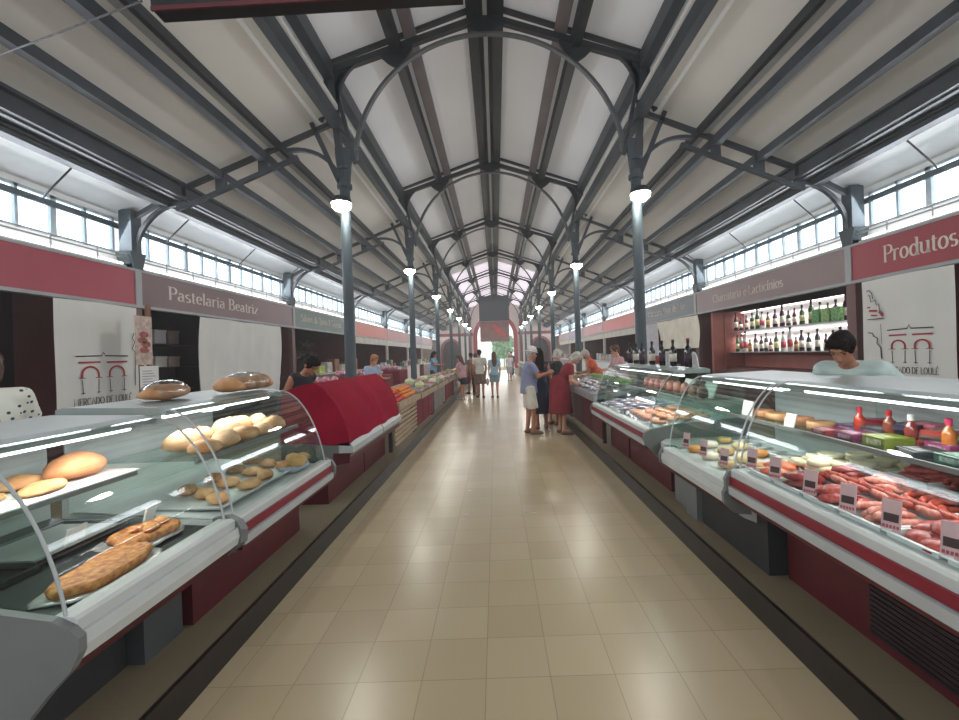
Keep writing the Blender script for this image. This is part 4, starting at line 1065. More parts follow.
# gap-free far counter R4.. and stands
# ------------------------------------------------------------------ people
SKIN = mat('skin', (206,150,122), .5, 0, .05, 6); SKIN2 = mat('skin_tanned', (176,120,92), .5, 0, .05, 6)
EYEW = mat('eye_dark', (40,30,28), .2); LIPM = mat('lips', (150,80,74), .5)
def rotx(v, a, o): 
    y, z = v[1]-o[1], v[2]-o[2]; return (v[0], o[1]+y*math.cos(a)+z*math.sin(a), o[2]-y*math.sin(a)+z*math.cos(a))
def add3(a, b): return tuple(x+y for x, y in zip(a, b))
def person(label, loc, rz, h=1.70, lean=0, hp=0, hyaw=0, arms=None, feet=((0,0),(0,0)), skin=SKIN, hair=None, hairm=None, top=None, topm=None, sleeve=.5,
           bottom='trousers', botm=None, hem=.45, shoem=None, wide=1.0, fine=.013, belly=0, extra=None, legless=False, group=None, hat=None, long_top=.86):
    s = h/1.72; t = thing('person', label, 'person', loc, rz, group); O = (0,0,.95)
    la = R(lean)
    def T(v): return tuple(c*s for c in rotx(v, la, O))
    def S_(v): return tuple(c*s for c in v)
    hipx = .09*wide; shx = .165*wide
    arms = arms or [((.04,-.02,-.27),(.05,.05,-.50)),((.04,-.02,-.27),(.05,.05,-.50))]
    rot = np.array([[1,0,0],[0,math.cos(la),math.sin(la)],[0,-math.sin(la),math.cos(la)]]).T
    rotm = np.array([[1,0,0],[0,math.cos(la),-math.sin(la)],[0,math.sin(la),math.cos(la)]]).T
    tor = [ell(S_((0,-.01,.93)), S_((.155*wide,.115,.13))), cap(T((0,0,1.0)), T((0,.01+belly*.3,1.14)), .115*s*wide, (.115+belly)*s*wide),
           ell(T((0,.005,1.27)), S_((.165*wide,.115+belly*.4,.17)), rotm), cap(T((-shx+.03,0,1.395)), T((shx-.03,0,1.395)), .052*s)]
    neck = [cap(T((0,-.005,1.40)), T((0,.02,1.53)), .052*s, .048*s)]
    # head
    ha = la+R(hp); hb = Vector(T((0,.02,1.51)))
    Hr = (Matrix.Rotation(R(hyaw),3,'Z') @ Matrix.Rotation(-ha,3,'X'))
    def H(v): return tuple(hb + Hr @ (Vector(v)*s))
    Hn = np.array(Hr)
    hd = [ell(H((0,.0,.125)), S_((.074,.094,.100)), Hn), ell(H((0,.028,.055)), S_((.056,.062,.066)), Hn),
          cap(H((0,.090,.10)), H((0,.108,.072)), .009*s, .014*s), ell(H((0,.084,.045)), S_((.024,.014,.009)), Hn),
          ell(H((.077,-.005,.10)), S_((.010,.020,.030)), Hn), ell(H((-.077,-.005,.10)), S_((.010,.020,.030)), Hn),
          cap(H((-.036,.084,.142)), H((.036,.084,.142)), .010*s), cap(H((0,.088,.02)), H((0,.092,.022)), .014*s)]
    sock = [ell(H((.032,.098,.118)), S_((.014,.014,.010)), Hn), ell(H((-.032,.098,.118)), S_((.014,.014,.010)), Hn)]
    armp = []; upper = []; fore = []; hands = []
    for k, sx in enumerate((-1, 1)):
        sh = (sx*shx, 0, 1.385); e, w_ = arms[k]
        el = T(add3(sh, (sx*e[0], e[1], e[2]))); wr = T(add3(sh, (sx*w_[0], w_[1], w_[2]))); sh = T(sh)
        upper.append(cap(sh, el, .050*s, .040*s)); fore.append(cap(el, wr, .040*s, .026*s))
        # hand frame
        d = (Vector(wr)-Vector(el)).normalized(); sd = Vector((-sx,0.0,0.15)); sd = (sd-d*sd.dot(d)).normalized(); nn = d.cross(sd)
        if nn.y < 0: nn = -nn
        wv = Vector(wr); hpz = []
        th = Vector((0,1,0)); th = (th-d*th.dot(d)); th = th.normalized() if th.length > .1 else sd
        ac = d.cross(th)      # across the back of the hand is 'th' (thumb side), ac is the palm normal
        palm_dir = ac if ac.x*sx < 0 else -ac
        for f in range(4):
            off = th*(.030-.020*f)*s
            k0 = wv+d*.088*s+off; L_ = (.074,.082,.076,.060)[f]*s
            hpz.append(cap(wv+d*.02*s+off*.7, k0, .015*s, .011*s))
            k1 = k0+(d*.9+palm_dir*.25).normalized()*L_*.5; k2 = k1+(d*.7+palm_dir*.7).normalized()*L_*.5
            hpz.append(cap(k0, k1, .0095*s, .0085*s)); hpz.append(cap(k1, k2, .0085*s, .007*s))
        t0 = wv+d*.03*s+th*.026*s; t1 = t0+(d*.6+th*.7).normalized()*.042*s; t2 = t1+(d*.95+palm_dir*.25).normalized()*.03*s
        hpz.append(cap(t0, t1, .013*s, .010*s)); hpz.append(cap(t1, t2, .010*s, .008*s)); hpz.append(cap(wv-d*.03*s, wv+d*.03*s, .025*s, .022*s))
        hands.append(hpz)
    legs = []; sho = []; lp = []
    for k, sx in enumerate((-1, 1)):
        fx, fy = feet[k]
        hip = S_((sx*hipx, 0, .90)); kn = S_((sx*(hipx+.005)+fx*.5, fy*.55+.025, .50)); an = S_((sx*hipx+fx, fy-.01, .09))
        lp.append((hip, kn, an))
        legs += [cap(hip, kn, .086*s*wide, .054*s), cap(kn, an, .052*s, .036*s), cap(an, S_((sx*hipx+fx+sx*.02, fy+.13, .035)), .036*s, .028*s)]
        sho.append([cap(S_((sx*hipx+fx, fy-.035, .042)), S_((sx*hipx+fx+sx*.022, fy+.15, .036)), .045*s, .040*s)])
    if legless: legs = []; sho = []
    q = MB()
    blob(q, tor+neck+upper+fore+legs, fine, .022)
    blob(q, hd+neck, .0075, .014, sub=sock)
    for hz in hands: blob(q, hz, .0052, .006)
    q.build('body', skin, t, True)
    # eyes, brows, mouth
    for sx in (-1, 1):
        lump(.010*s,.006*s,.008*s,0,1,10,6,1).build('eye', EYEW, t, True, loc=H((sx*.032,.0885,.110)))
    q = MB()
    for sx in (-1,1): q.tube([H((sx*.016,.094,.137)),H((sx*.034,.092,.143)),H((sx*.052,.080,.136))], .004*s, 5)
    q.build('eyebrows', hairm or EYEW, t)
    MB().tube([H((-.022,.090,.046)),H((0,.099,.045)),H((.022,.090,.046))], .0045*s, 5).build('mouth', LIPM, t)
    # hair
    if hair:
        hc = [ell(H((0,-.010,.135)), S_((.086,.100,.104)), Hn)]
        clipn = Hr @ Vector((0,1,-.62)); p0 = H((0,.058,.125))
        if hair == 'short': hc.append(cap(H((0,-.05,.09)), H((0,-.055,.04)), .055*s, .035*s))
        if hair == 'bob': hc += [cap(H((.065,-.02,.10)), H((.06,-.02,.02)), .034*s, .03*s), cap(H((-.065,-.02,.10)), H((-.06,-.02,.02)), .034*s, .03*s), cap(H((0,-.06,.10)), H((0,-.06,.02)), .05*s)]
        if hair == 'long': hc += [cap(H((0,-.06,.12)), T((0,-.12,1.20)), .078*s, .075*s), cap(H((.06,-.03,.10)), T((.07,-.08,1.30)), .035*s), cap(H((-.06,-.03,.10)), T((-.07,-.08,1.30)), .035*s)]
        if hair == 'bun': hc += [ell(H((0,-.115,.15)), S_((.045,.045,.045)))]
        rh = random.Random(int(loc[1]*100))
        for _ in range(16):
            a_, e_ = rh.uniform(0,6.28), rh.uniform(.1,1.3); v = Vector((math.cos(a_)*math.cos(e_)*.080, -.012+math.sin(a_)*math.cos(e_)*.094, .135+math.sin(e_)*.098))
            hc.append(cap(H(v), H(v+Vector((rh.uniform(-.03,.03),.03,-.012))), .014*s, .008*s))
        for fx_ in (-.045,-.015,.02,.05): hc.append(cap(H((fx_,.060,.205)), H((fx_+.014,.088,.176)), .020*s, .011*s))
        q = MB(); blob(q, hc, .009, .014, clip=[(H((0,.076,.125)), tuple(Hr @ Vector((0,1,-.62))))]); q.build('hair', hairm, t, True)
    if hat:
        q = MB(); q.lathe([(.085*s,0),(.088*s,.05*s),(.075*s,.095*s),(.03*s,.11*s),(0.002,.112*s)],18).lathe([(.086*s,.0),(.135*s,-.012*s),(.135*s,-.006*s),(.086*s,.012*s)],20)
        o = q.build('hat', hat, t, True, auto=50); o.location = H((0,-.008,.155)); o.rotation_euler = Hr.to_euler()
    # top
    if topm:
        pr = list(tor)
        if sleeve > 0:
            for u_, f_ in zip(upper, fore):
                if sleeve <= 1: pr.append(cap(u_[1], u_[1]+(u_[2]-u_[1])*sleeve, u_[3]+.004, u_[3]+.006, 1))
                else: pr.append(cap(u_[1], u_[2], u_[3]+.004, u_[4]+.004)); pr.append(cap(f_[1], f_[1]+(f_[2]-f_[1])*(sleeve-1), f_[3]+.004, f_[4]+.006, 1))
        zt = T((0,0,1.45)); clip = [(zt, tuple(Vector((0,math.sin(la)+.25,math.cos(la)))))]
        if bottom != 'dress':
            pr.append(cap(S_((0,0,1.05)), S_((0,0,long_top)), .13*s*wide, .150*s*wide, 1)); clip.append(((0,0,long_top*s), (0,0,-1)))
        else:
            pr.append(cap(S_((0,.0,1.0)), S_((0,.0,hem)), .158*s*wide, .20*s*wide, 1))
        q = MB(); blob(q, pr, fine, .022, inf=.016, clip=clip); q.build('dress' if bottom == 'dress' else 'shirt', topm, t, True)
    if bottom in ('trousers','shorts') and not legless:
        pr = [ell(S_((0,-.01,.93)), S_((.158*wide,.118,.12)))]
        for hip, kn, an in lp:
            if hem < .5:
                a = np.array(kn); b = np.array(an); e = a+(b-a)*min(1,(.5-hem)/.42)
                pr += [cap(hip, kn, .092*s*wide, .066*s), cap(kn, e, .066*s, .058*s, 1)]
            else:
                a = np.array(hip); b = np.array(kn); e = a+(b-a)*(.9-hem)/.4
                pr += [cap(hip, e, .094*s*wide, .092*s*wide, 1)]
        q = MB(); blob(q, pr, fine, .02, inf=.008, clip=[((0,0,1.03*s),(0,0,1))]); q.build(bottom, botm, t, True)
    if bottom == 'skirt':
        q = MB(); blob(q, [ell(S_((0,-.01,.95)), S_((.155*wide,.115,.10))), cap(S_((0,0,.95)), S_((0,0,hem)), .13*s*wide, .20*s*wide, 1)], fine, .02, inf=.010, clip=[((0,0,1.04*s),(0,0,1))]); q.build('skirt', botm, t, True)
    for k, z_ in enumerate(sho):
        q = MB(); blob(q, z_, .010, .01, clip=[((0,0,.075*s),(0,0,1)),((0,0,.002),(0,0,-1))]); q.build('shoe', shoem or EYEW, t, True)
    if extra: extra(t, T, H, S_)
    return t
def cm(n, c, **k): return mat('cloth_'+n, c, .85, 0, .10, 8, **k)
GREY = mat('grey_hair', (196,190,182), .8, 0, .15, 20); DKH = mat('dark_hair', (34,26,24), .85, 0, .3, 60, spec=.15, bump=.5); BRH = mat('brown_hair', (96,70,52), .7, 0, .2, 20); GINGER = mat('ginger_hair', (178,120,74), .7, 0, .2, 20)
SAND = mat('sandal', (120,96,80), .6); WHS = mat('white_shoe', (214,212,206), .6); DKS = mat('dark_shoe', (50,44,44), .6)
E = R(-90)      # local +Y turned towards world +X
f_in = ((.02,.16,-.22),(-.02,.36,-.18))
f_hang = ((.05,-.03,-.27),(.06,.04,-.50))
# shoppers on the aisle
person('person in pale sun hat, grey blue shirt and white shorts on the aisle', (.62,8.45,0), R(-82), 1.68, 4, 8, 0, [f_in, ((.02,.14,-.22),(-.02,.34,-.14))], ((0,-.02),(0,.06)), SKIN2, 'short', GREY, topm=cm('grey_blue',(138,144,172)), sleeve=.7, bottom='shorts', botm=cm('cream_short',(218,210,196)), hem=.52, shoem=SAND, hat=cm('straw',(228,222,216)), wide=1.08, belly=.03, long_top=.82)
def straps(t, T, H, S_):
    q = MB()
    q.tube([T((-.13,-.085,1.40)), T((.0,-.135,1.26)), T((.12,-.12,1.12))], .010, 5); q.tube([T((.13,-.085,1.40)), T((0,-.135,1.26)), T((-.12,-.12,1.12))], .010, 5)
    q.build('strap', cm('orange_strap',(206,84,70)), t)
person('person with long dark hair, orange straps and long navy dress, seen from behind', (.90,8.95,0), R(8), 1.66, 2, 4, 10, [f_hang, f_hang], ((0,0),(.02,.03)), SKIN2, 'long', DKH, topm=cm('navy',(36,40,66)), sleeve=0, bottom='dress', hem=.35, shoem=SAND, extra=straps)
def backpack(col, nm):
    def f(t, T, H, S_):
        q = MB(); blob(q, [ell(T((0,-.20,1.18)), S_((.15,.10,.22))), ell(T((0,-.26,1.08)), S_((.11,.06,.10)))], .014, .03); o = q.build('backpack', cm(nm, col), t, True)
        q = MB()
        for sx in (-1,1): q.tube([T((sx*.10,-.12,1.36)), T((sx*.12,.02,1.45)), T((sx*.13,.13,1.32)), T((sx*.14,.10,1.12)), T((sx*.13,-.10,1.02))], .014, 6)
        q.build('strap', cm(nm, col), o)
    return f
person('grey haired person in long dark red dress bending over the right counter', (1.22,8.35,0), E, 1.66, 26, 22, 0, [((.0,.14,-.24),(-.03,.40,-.20)),((.0,.12,-.24),(-.03,.36,-.26))], ((0,0),(0,.05)), SKIN, 'bob', GREY, topm=cm('dark_red',(136,40,52)), sleeve=.55, bottom='dress', hem=.42, shoem=SAND, wide=1.15)
person('grey haired person with black backpack standing just behind the red dress', (1.20,9.40,0), R(-60), 1.66, 12, 15, 0, [f_in,f_in], ((0,0),(0,.05)), SKIN, 'bob', GREY, topm=cm('charcoal',(62,66,68)), sleeve=.6, bottom='skirt', botm=cm('beige_skirt',(156,140,126)), hem=.55, shoem=SAND, extra=backpack((38,40,42),'black_pack'))
person('person in cream shirt and brown shorts walking away along the aisle', (-.62,15.9,0), R(4), 1.76, 0, 0, 0, None, ((0,.12),(0,-.1)), SKIN2, 'short', DKH, topm=cm('cream_shirt',(214,210,196)), sleeve=.6, bottom='shorts', botm=cm('khaki',(128,104,88)), hem=.50, shoem=DKS, wide=1.1, fine=.018)
def carry(t, T, H, S_):
    q = MB(); blob(q, [ell(S_((-.27,.05,.62)), S_((.07,.11,.14)))], .015); q.tube([S_((-.26,.0,.72)), S_((-.235,.05,.84)), S_((-.26,.10,.72))], .006, 5); q.build('shopping_bag', cm('pinkish_bag',(214,190,190)), t, True)
person('person in pale blue top and light denim shorts carrying a bag', (-.08,15.7,0), R(2), 1.66, 0, 0, 0, None, ((0,.10),(0,-.08)), SKIN, 'long', BRH, topm=cm('pale_blue',(160,190,206)), sleeve=.6, bottom='shorts', botm=cm('denim',(136,158,166)), hem=.60, shoem=DKS, fine=.018, extra=carry)
person('person in dark olive top and red shorts walking beside the left stalls', (-1.02,17.6,0), R(30), 1.66, 2, 0, 0, None, ((0,.1),(0,-.1)), SKIN2, 'short', DKH, topm=cm('olive',(96,100,92)), sleeve=.5, bottom='shorts', botm=cm('wine_short',(140,48,56)), hem=.48, shoem=DKS, fine=.018)
person('person in brick red shirt and dark trousers half hidden beside the cream shirt', (-.82,16.9,0), R(0), 1.64, 0, 0, 0, None, ((0,.05),(0,-.08)), SKIN2, 'short', BRH, topm=cm('brick',(160,92,88)), sleeve=.5, bottom='trousers', botm=cm('plum_trouser',(92,54,60)), hem=.1, shoem=DKS, fine=.018)
person('person in dusty pink top and black skirt browsing the left stalls', (-1.22,15.4,0), R(60), 1.60, 8, 10, 0, [f_in, f_hang], ((0,0),(0,.05)), SKIN, 'long', BRH, topm=cm('dusty_pink',(196,150,156)), sleeve=.6, bottom='skirt', botm=cm('black_skirt',(44,42,50)), hem=.60, shoem=WHS, fine=.018, extra=carry)
person('small distant person in white cap, white shirt and pale shorts', (.78,25.5,0), R(175), 1.62, 0, 0, 0, None, ((0,.08),(0,-.06)), SKIN, 'short', GREY, topm=cm('white_top',(226,222,224)), sleeve=.6, bottom='shorts', botm=cm('lilac_short',(190,184,196)), hem=.52, shoem=DKS, fine=.022, hat=cm('white_cap',(232,230,230)))
person('distant person in dark blue clothes near the bright doorway', (1.05,30.0,0), R(175), 1.72, 0, 0, 0, None, ((0,.08),(0,-.06)), SKIN, 'short', DKH, topm=cm('dark_blue',(58,66,92)), sleeve=1.6, bottom='trousers', botm=cm('dark_trouser',(50,54,66)), hem=.1, shoem=DKS, fine=.022)
# vendors
person('dark haired vendor in pale mint shirt leaning over the right meat case', (2.74,3.18,.15), R(118), 1.62, 35, 2, 8, [((.10,-.02,-.26),(.04,.10,-.46)),((.10,-.02,-.26),(.04,.10,-.46))], ((0,-.1),(0,.05)), SKIN2, 'short', DKH, topm=cm('pale_mint',(206,226,220)), sleeve=.7, bottom='trousers', botm=cm('vendor_trouser',(70,70,78)), hem=.1, shoem=DKS, fine=.012, wide=1.12)
def flowers(t, T, H, S_): pass
def floral():
    m = cm('floral',(228,226,214)); nt = m.node_tree; n = nt.nodes; l = nt.links
    vo = n.new('ShaderNodeTexVoronoi'); vo.inputs['Scale'].default_value = 26; tc = n.new('ShaderNodeTexCoord'); l.new(tc.outputs['Object'], vo.inputs['Vector'])
    cr = n.new('ShaderNodeValToRGB'); cr.color_ramp.elements[0].position = .26; cr.color_ramp.elements[0].color = (*lin((56,72,92)),1); cr.color_ramp.elements[1].position = .30; cr.color_ramp.elements[1].color = (*lin((228,228,214)),1)
    l.new(vo.outputs['Distance'], cr.inputs['Fac']); l.new(cr.outputs['Color'], n['Principled BSDF'].inputs['Base Color']); return m
person('brown haired vendor in white floral blouse behind the nearest left case', (-3.52,2.95,.15), R(35), 1.55, 3, 5, 0, [f_in,f_in], ((0,0),(0,.05)), SKIN, 'bob', BRH, topm=floral(), sleeve=.8, bottom='trousers', botm=cm('vendor_dark',(60,56,64)), hem=.1, shoem=DKS, fine=.013, wide=1.15)
person('dark haired vendor in black top behind the maroon covered case', (-2.62,5.45,.15), R(-115), 1.60, 34, 10, 0, [((.04,.04,-.27),(.0,.14,-.48)),((.04,.04,-.27),(.0,.14,-.48))], ((0,0),(0,.05)), SKIN2, 'bun', DKH, topm=cm('black_top',(40,40,44)), sleeve=0, bottom='trousers', botm=cm('vendor_dark',(60,56,64)), hem=.1, shoem=DKS, fine=.015)
person('vendor with ginger hair and pale blue apron behind the orange stall', (-2.75,9.3,.15), R(-120), 1.52, 12, 10, 0, [f_in,f_in], ((0,0),(0,.05)), SKIN, 'bob', GINGER, topm=cm('apron_blue',(166,184,208)), sleeve=.6, bottom='trousers', botm=cm('vendor_dark',(60,56,64)), hem=.1, shoem=DKS, fine=.018)
person('vendor in sky blue top behind the far left produce tables', (-2.5,16.9,.15), R(-100), 1.62, 4, 8, 0, [f_in,f_in], ((0,0),(0,.05)), SKIN2, 'long', DKH, topm=cm('sky_blue',(136,176,206)), sleeve=.6, bottom='trousers', botm=cm('vendor_dark',(60,56,64)), hem=.1, shoem=DKS, fine=.02)
person('vendor in orange top leaning over the fish on the right', (2.36,10.1,.15), R(80), 1.52, 22, 14, 0, [f_in,f_in], ((0,0),(0,.05)), SKIN2, 'short', GREY, topm=cm('orange_top',(214,100,70)), sleeve=.6, bottom='trousers', botm=cm('vendor_dark',(60,56,64)), hem=.1, shoem=DKS, fine=.018)
def specs(t, T, H, S_):
    q = MB()
    for sx in (-1,1): q.tube([H((sx*.032+.022*math.cos(R(a)), .104, .116+.015*math.sin(R(a)))) for a in range(0,361,45)], .0025, 5)
    q.tube([H((-.010,.106,.118)),H((.010,.106,.118))], .0025, 5); q.build('glasses', EYEW, t)
person('vendor with glasses in dusty pink shirt behind the right fish counter', (2.62,9.05,.15), R(95), 1.54, 8, 8, 0, [f_in,f_in], ((0,0),(0,.05)), SKIN, 'short', BRH, topm=cm('pink_shirt',(206,160,162)), sleeve=.9, bottom='trousers', botm=cm('vendor_dark',(60,56,64)), hem=.1, shoem=DKS, fine=.015, extra=specs, wide=1.1)
# ------------------------------------------------------------------ hanging cloths and banners
CLOTHW = mat('white_cloth', (222,222,216), .85, 0, .03, 2); CLOTHC = mat('cream_cloth', (240,234,216), .85, 0, .06, 3)
INK = mat('ink_black', (44,40,44), .7); INKR = mat('ink_red', (176,44,58), .7)
def cloth(name, label, cat, s, X_, ya, yb, z0, z1, m, amp=.02, waves=6, sag=0.0):
    q = MB(); a, b = sorted((ya, yb))
    def fn(u, v):
        z = z1+(z0-z1)*v - sag*math.sin(math.pi*u)
        f = abs(math.sin(u*waves*3.14+v*1.2))**.6
        return (s*(X_+amp*(f-.5)*(.35+.9*v)+amp*.6*math.sin(u*waves*2.3+v*4)), a+(b-a)*u, z)
    q.grid(fn, 110, 18); return tag(q.build(name, m, None, True), label, cat)
def banner(s, ya, yb, z0, z1, ulogo, txt, label, extra, vs=.84):
    """ya -> yb is the reading direction"""
    t = thing('cloth_banner', label, 'banner', (s*5.66, (ya+yb)/2, z0)); c = (ya+yb)/2; d = 1 if yb > ya else -1
    q = MB(); W = abs(yb-ya)
    q.grid(lambda u, v: (s*(.006*math.sin(u*9)+.004*math.sin(v*7)), -W/2+W*u, (z1-z0)*(1-v)+.01*math.sin(u*3.1)), 24, 12)
    q.build('cloth', CLOTHW, t, True)
    x = -s*.014
    def Pt(u, z): return (x, d*(u-W/2), (1.74+(z-1.74)*(vs if z < 1.74 else 1))-z0)
    def strip(pts, w):
        q = MB(); n = len(pts); L = []; Rr = []
        for i, p in enumerate(pts):
            a = pts[max(i-1,0)]; b = pts[min(i+1,n-1)]; dx, dy = b[0]-a[0], b[1]-a[1]; l = math.hypot(dx,dy) or 1
            L.append((p[0]-dy/l*w/2, p[1]+dx/l*w/2)); Rr.append((p[0]+dy/l*w/2, p[1]-dx/l*w/2))
        for i in range(n-1): q.add([Pt(*L[i]),Pt(*Rr[i]),Pt(*Rr[i+1]),Pt(*L[i+1])], [(0,1,2,3)])
        return q
    u0, u1 = ulogo; w = u1-u0
    k = MB(); r = MB()
    def K(pts, wd): qq = strip(pts, wd); k.add(qq.v, qq.f)
    def Rd(pts, wd): qq = strip(pts, wd); r.add(qq.v, qq.f)
    zt = 1.74
    K([(u0,zt),(u0+w*.46,zt+.01),(u0+w*.5,zt+.06),(u0+w*.54,zt+.01),(u1,zt+.005)], .016)
    for a, b, in ((u0+w*.04,u0+w*.44),(u0+w*.56,u1-w*.02)):
        Rd([(a,zt-.10),(b,zt-.095)], .03)
    for cx_ in (u0+w*.25, u0+w*.76):
        rr = w*.15
        Rd([(cx_+rr*math.cos(R(a)), zt-.30+rr*1.05*math.sin(R(a))) for a in range(180,-1,-15)]+[(cx_+rr,zt-.36)], .03)
        Rd([(cx_-rr,zt-.30),(cx_-rr,zt-.36)], .03)
        for e in (-1,1):
            K([(cx_+e*rr,zt-.38),(cx_+e*rr*.92,zt-.62)], .011); K([(cx_+e*rr*.92-.03,zt-.60),(cx_+e*rr*.92+.03,zt-.60)], .010)
            K([(cx_+e*rr-.05,zt-.355),(cx_+e*rr+.05,zt-.355)], .010)
    k.build('print_black', INK, t); r.build('print_red', INKR, t); k = MB(); r = MB()
    extra(K, Rd)
    k.build('figure_black', INK, t)
    if r.v: r.build('figure_red', INKR, t)
    tw = text_width(txt); ku = (u1-u0+.10)/tw; xo = 0
    for wd in txt.split(' '):
        qs, ww = lettering(wd, .14, .05); q = MB()
        for f in qs: q.add([Pt(u0-.05+(px+xo)*ku, zt-.80+py*.115) for px, py in f], [(0,1,2,3)])
        q.build('lettering', INK, t); xo += ww+.3
banner(-1, 5.52, 6.80, .80, 2.50, (.26,1.08), 'MERCADO DE LOULÉ', 'white cloth banner with red arches print hanging under the maroon left sign',
       lambda K, Rd: (K([(1.20,2.1),(1.17,2.02),(1.21,1.96),(1.16,1.86),(1.22,1.8),(1.20,1.2)], .014),))
def rx(K, Rd):
    K([(.10,2.34),(.14,2.36),(.19,2.30),(.20,2.22)], .014); K([(.12,2.28),(.15,2.28),(.17,2.18),(.24,2.2),(.26,2.12),(.30,2.14),(.31,2.04),(.37,1.98)], .014)
    Rd([(.10,2.10),(.16,2.10)], .02); Rd([(.13,2.05),(.27,2.04)], .03); Rd([(.16,1.98),(.27,1.97)], .02); Rd([(.30,2.02),(.36,1.95)], .03)
    K([(.10,1.92),(.38,1.92)], .012); K([(.32,1.84),(.33,1.5)], .008); K([(.10,1.72),(.18,1.70),(.20,1.64),(.26,1.60),(.25,1.50),(.31,1.42),(.32,1.2)], .02)
banner(1, 6.62, 5.28, .80, 2.50, (.42,1.08), 'MERCADO DE LOULÉ', 'white cloth banner with red arches print hanging under the right Produtos sign', rx, .76)
cloth('stall_curtain','cream white curtain hanging beneath the Pastelaria Beatriz sign','curtain',-1,5.66,8.25,11.3,.75,2.50,CLOTHW,.06,7)
cloth('stall_curtain','cream curtain bunched beneath the blue grey sign on the right','curtain',1,5.66,12.0,14.9,1.58,2.50,CLOTHC,.07,5)
cloth('white_panel_cloth','narrow pale cloth beside the cream curtain on the right','cloth',1,5.68,15.0,16.2,.9,2.50,mat('pale_lilac_cloth',(206,202,208),.8),.01,2)

# posters beside the left banner
def poster(label, X_, y, z0, z1, w, m, art=None):
    t = thing('poster', label, 'poster', (-X_, y, z0)); MB().box(-.004,.004,-w/2,w/2,0,z1-z0).build('sheet', m, t)
    if art: art(t, w, z1-z0)
    return t
def art1(t, w, h):
    q = MB(); 
    for i,(a,b) in enumerate(((0,.62),(-.05,.5),(.06,.42),(.0,.3))): q.add([(.006,a*w*2+.09*math.cos(k),h*b+.05*math.sin(k)) for k in [j*.8 for j in range(8)]], [tuple(range(8))])
    q.build('print', mat('poster_red',(176,92,84),.6,0,.3,20), t)
poster('tall pinkish illustrated poster beside the left white banner', 5.2, 6.36, 1.60, 2.32, .30, mat('poster_cream',(206,182,168),.6,0,.2,14), art1)
def art2(t, w, h):
    q = MB()
    for i in range(7): q.box(.004,.006,-w*.4,w*(.1+.3*((i*5)%3)/3),h*(.12+.11*i),h*(.15+.11*i))
    q.build('print', mat('print_grey',(150,150,160),.6), t)
poster('white notice sheet pinned below the pinkish poster', 5.18, 6.42, 1.22, 1.58, .34, PAPER, art2)
poster('blue notice sheet pinned below the white notice', 5.18, 6.42, .86, 1.20, .26, mat('poster_blue',(84,140,190),.6,0,.2,8))
o = MB().bar((-5.24,6.5,.15),(-5.24,6.5,2.5),.05,.05).build('wooden_post', mat('wood_post',(128,88,66),.7)); tag(o,'thin brown wooden post holding the posters by the left banner','post')
# shelf rack left bay 1
t = thing('wall_shelf', 'dark shelf rack full of boxes behind the posters on the left', 'shelf', (-6.6,7.6,.15))
for i,z in enumerate((.95,1.40,1.85)): MB().box(-.25,.25,-.55,1.6,z-.02,z).build('shelf_board', mat('shelf_dark',(70,56,52),.6), t)
for y in (-.56,1.6): MB().box(-.25,.25,y-.02,y+.02,0,2.2).build('side_panel', mat('shelf_dark',(70,56,52),.6), t)
bc = [((206,204,200),'white'),((168,150,134),'tan'),((190,188,190),'grey'),((128,104,92),'brown'),((214,206,196),'cream')]
n_ = 0
for zi, z in enumerate((1.102,1.552,2.002)):
    for j in range(5):
        c, nm = bc[(j+zi*2)%5]; hh = .14+.06*((j*3+zi)%3); yy = 7.22+.34*j
        t = thing('storage_box', f'{nm} storage box, {ORD[j]} from the near end on the {["lower","middle","upper"][zi]} shelf behind the posters', 'box', (-6.56,yy,z))
        MB().rbox(-.15,.15,-.14,.14,0,hh,.008).build('carton', mat('box_'+nm,c,.6,0,.06), t); MB().box(-.155,.155,-.145,.145,hh-.04,hh+.003).build('lid', mat('box_'+nm,c,.6), t)
# ------------------------------------------------------------------ right bottle shelves (bay 1)
BR = mat('brown_wood', (164,92,78), .5, 0, .1, 3)
t = thing('bottle_rack', 'reddish brown wall rack with two lit glass shelves of bottles', 'shelf', (6.45,9.4,.15))
MB().box(.22,.26,-2.45,2.15,0,2.36).build('back_panel', BR, t)
MB().box(.21,.22,-2.40,2.10,1.30,2.34).build('back_liner', mat('rack_liner',(214,204,200),.5,0,.04), t)
for y in (-2.45, 2.15): MB().box(-.30,.26,y-.03,y+.03,0,2.36).build('side_panel', BR, t)
MB().box(-.60,.26,2.15,2.25,0,2.36).build('side_panel', BR, t)
MB().box(-.28,.24,-2.42,2.12,.0,.9).build('cabinet_body', MAROONW, t)
for z in (1.29, 1.84): MB().box(-.2,.22,-2.42,2.12,z-.02,z).build('shelf_board', RAILL, t)
for z in (1.76, 2.32): MB().box(.14,.17,-2.4,2.1,z,z+.02).build('light_strip', TUBEM, t)
for z in (1.70, 2.25):
    AL = bpy.data.lights.new('rack_light','AREA'); AL.shape='RECTANGLE'; AL.size=.05; AL.size_y=4.2; AL.energy=24
    ao = bpy.data.objects.new('rack_light',AL); C.objects.link(ao); ao.location=(6.50,9.3,z+.12)
cols = [((30,34,30),'black'),((110,32,36),'red'),((60,90,50),'green'),((200,196,188),'clear'),((120,80,44),'amber'),((70,40,60),'plum')]
protos = {}
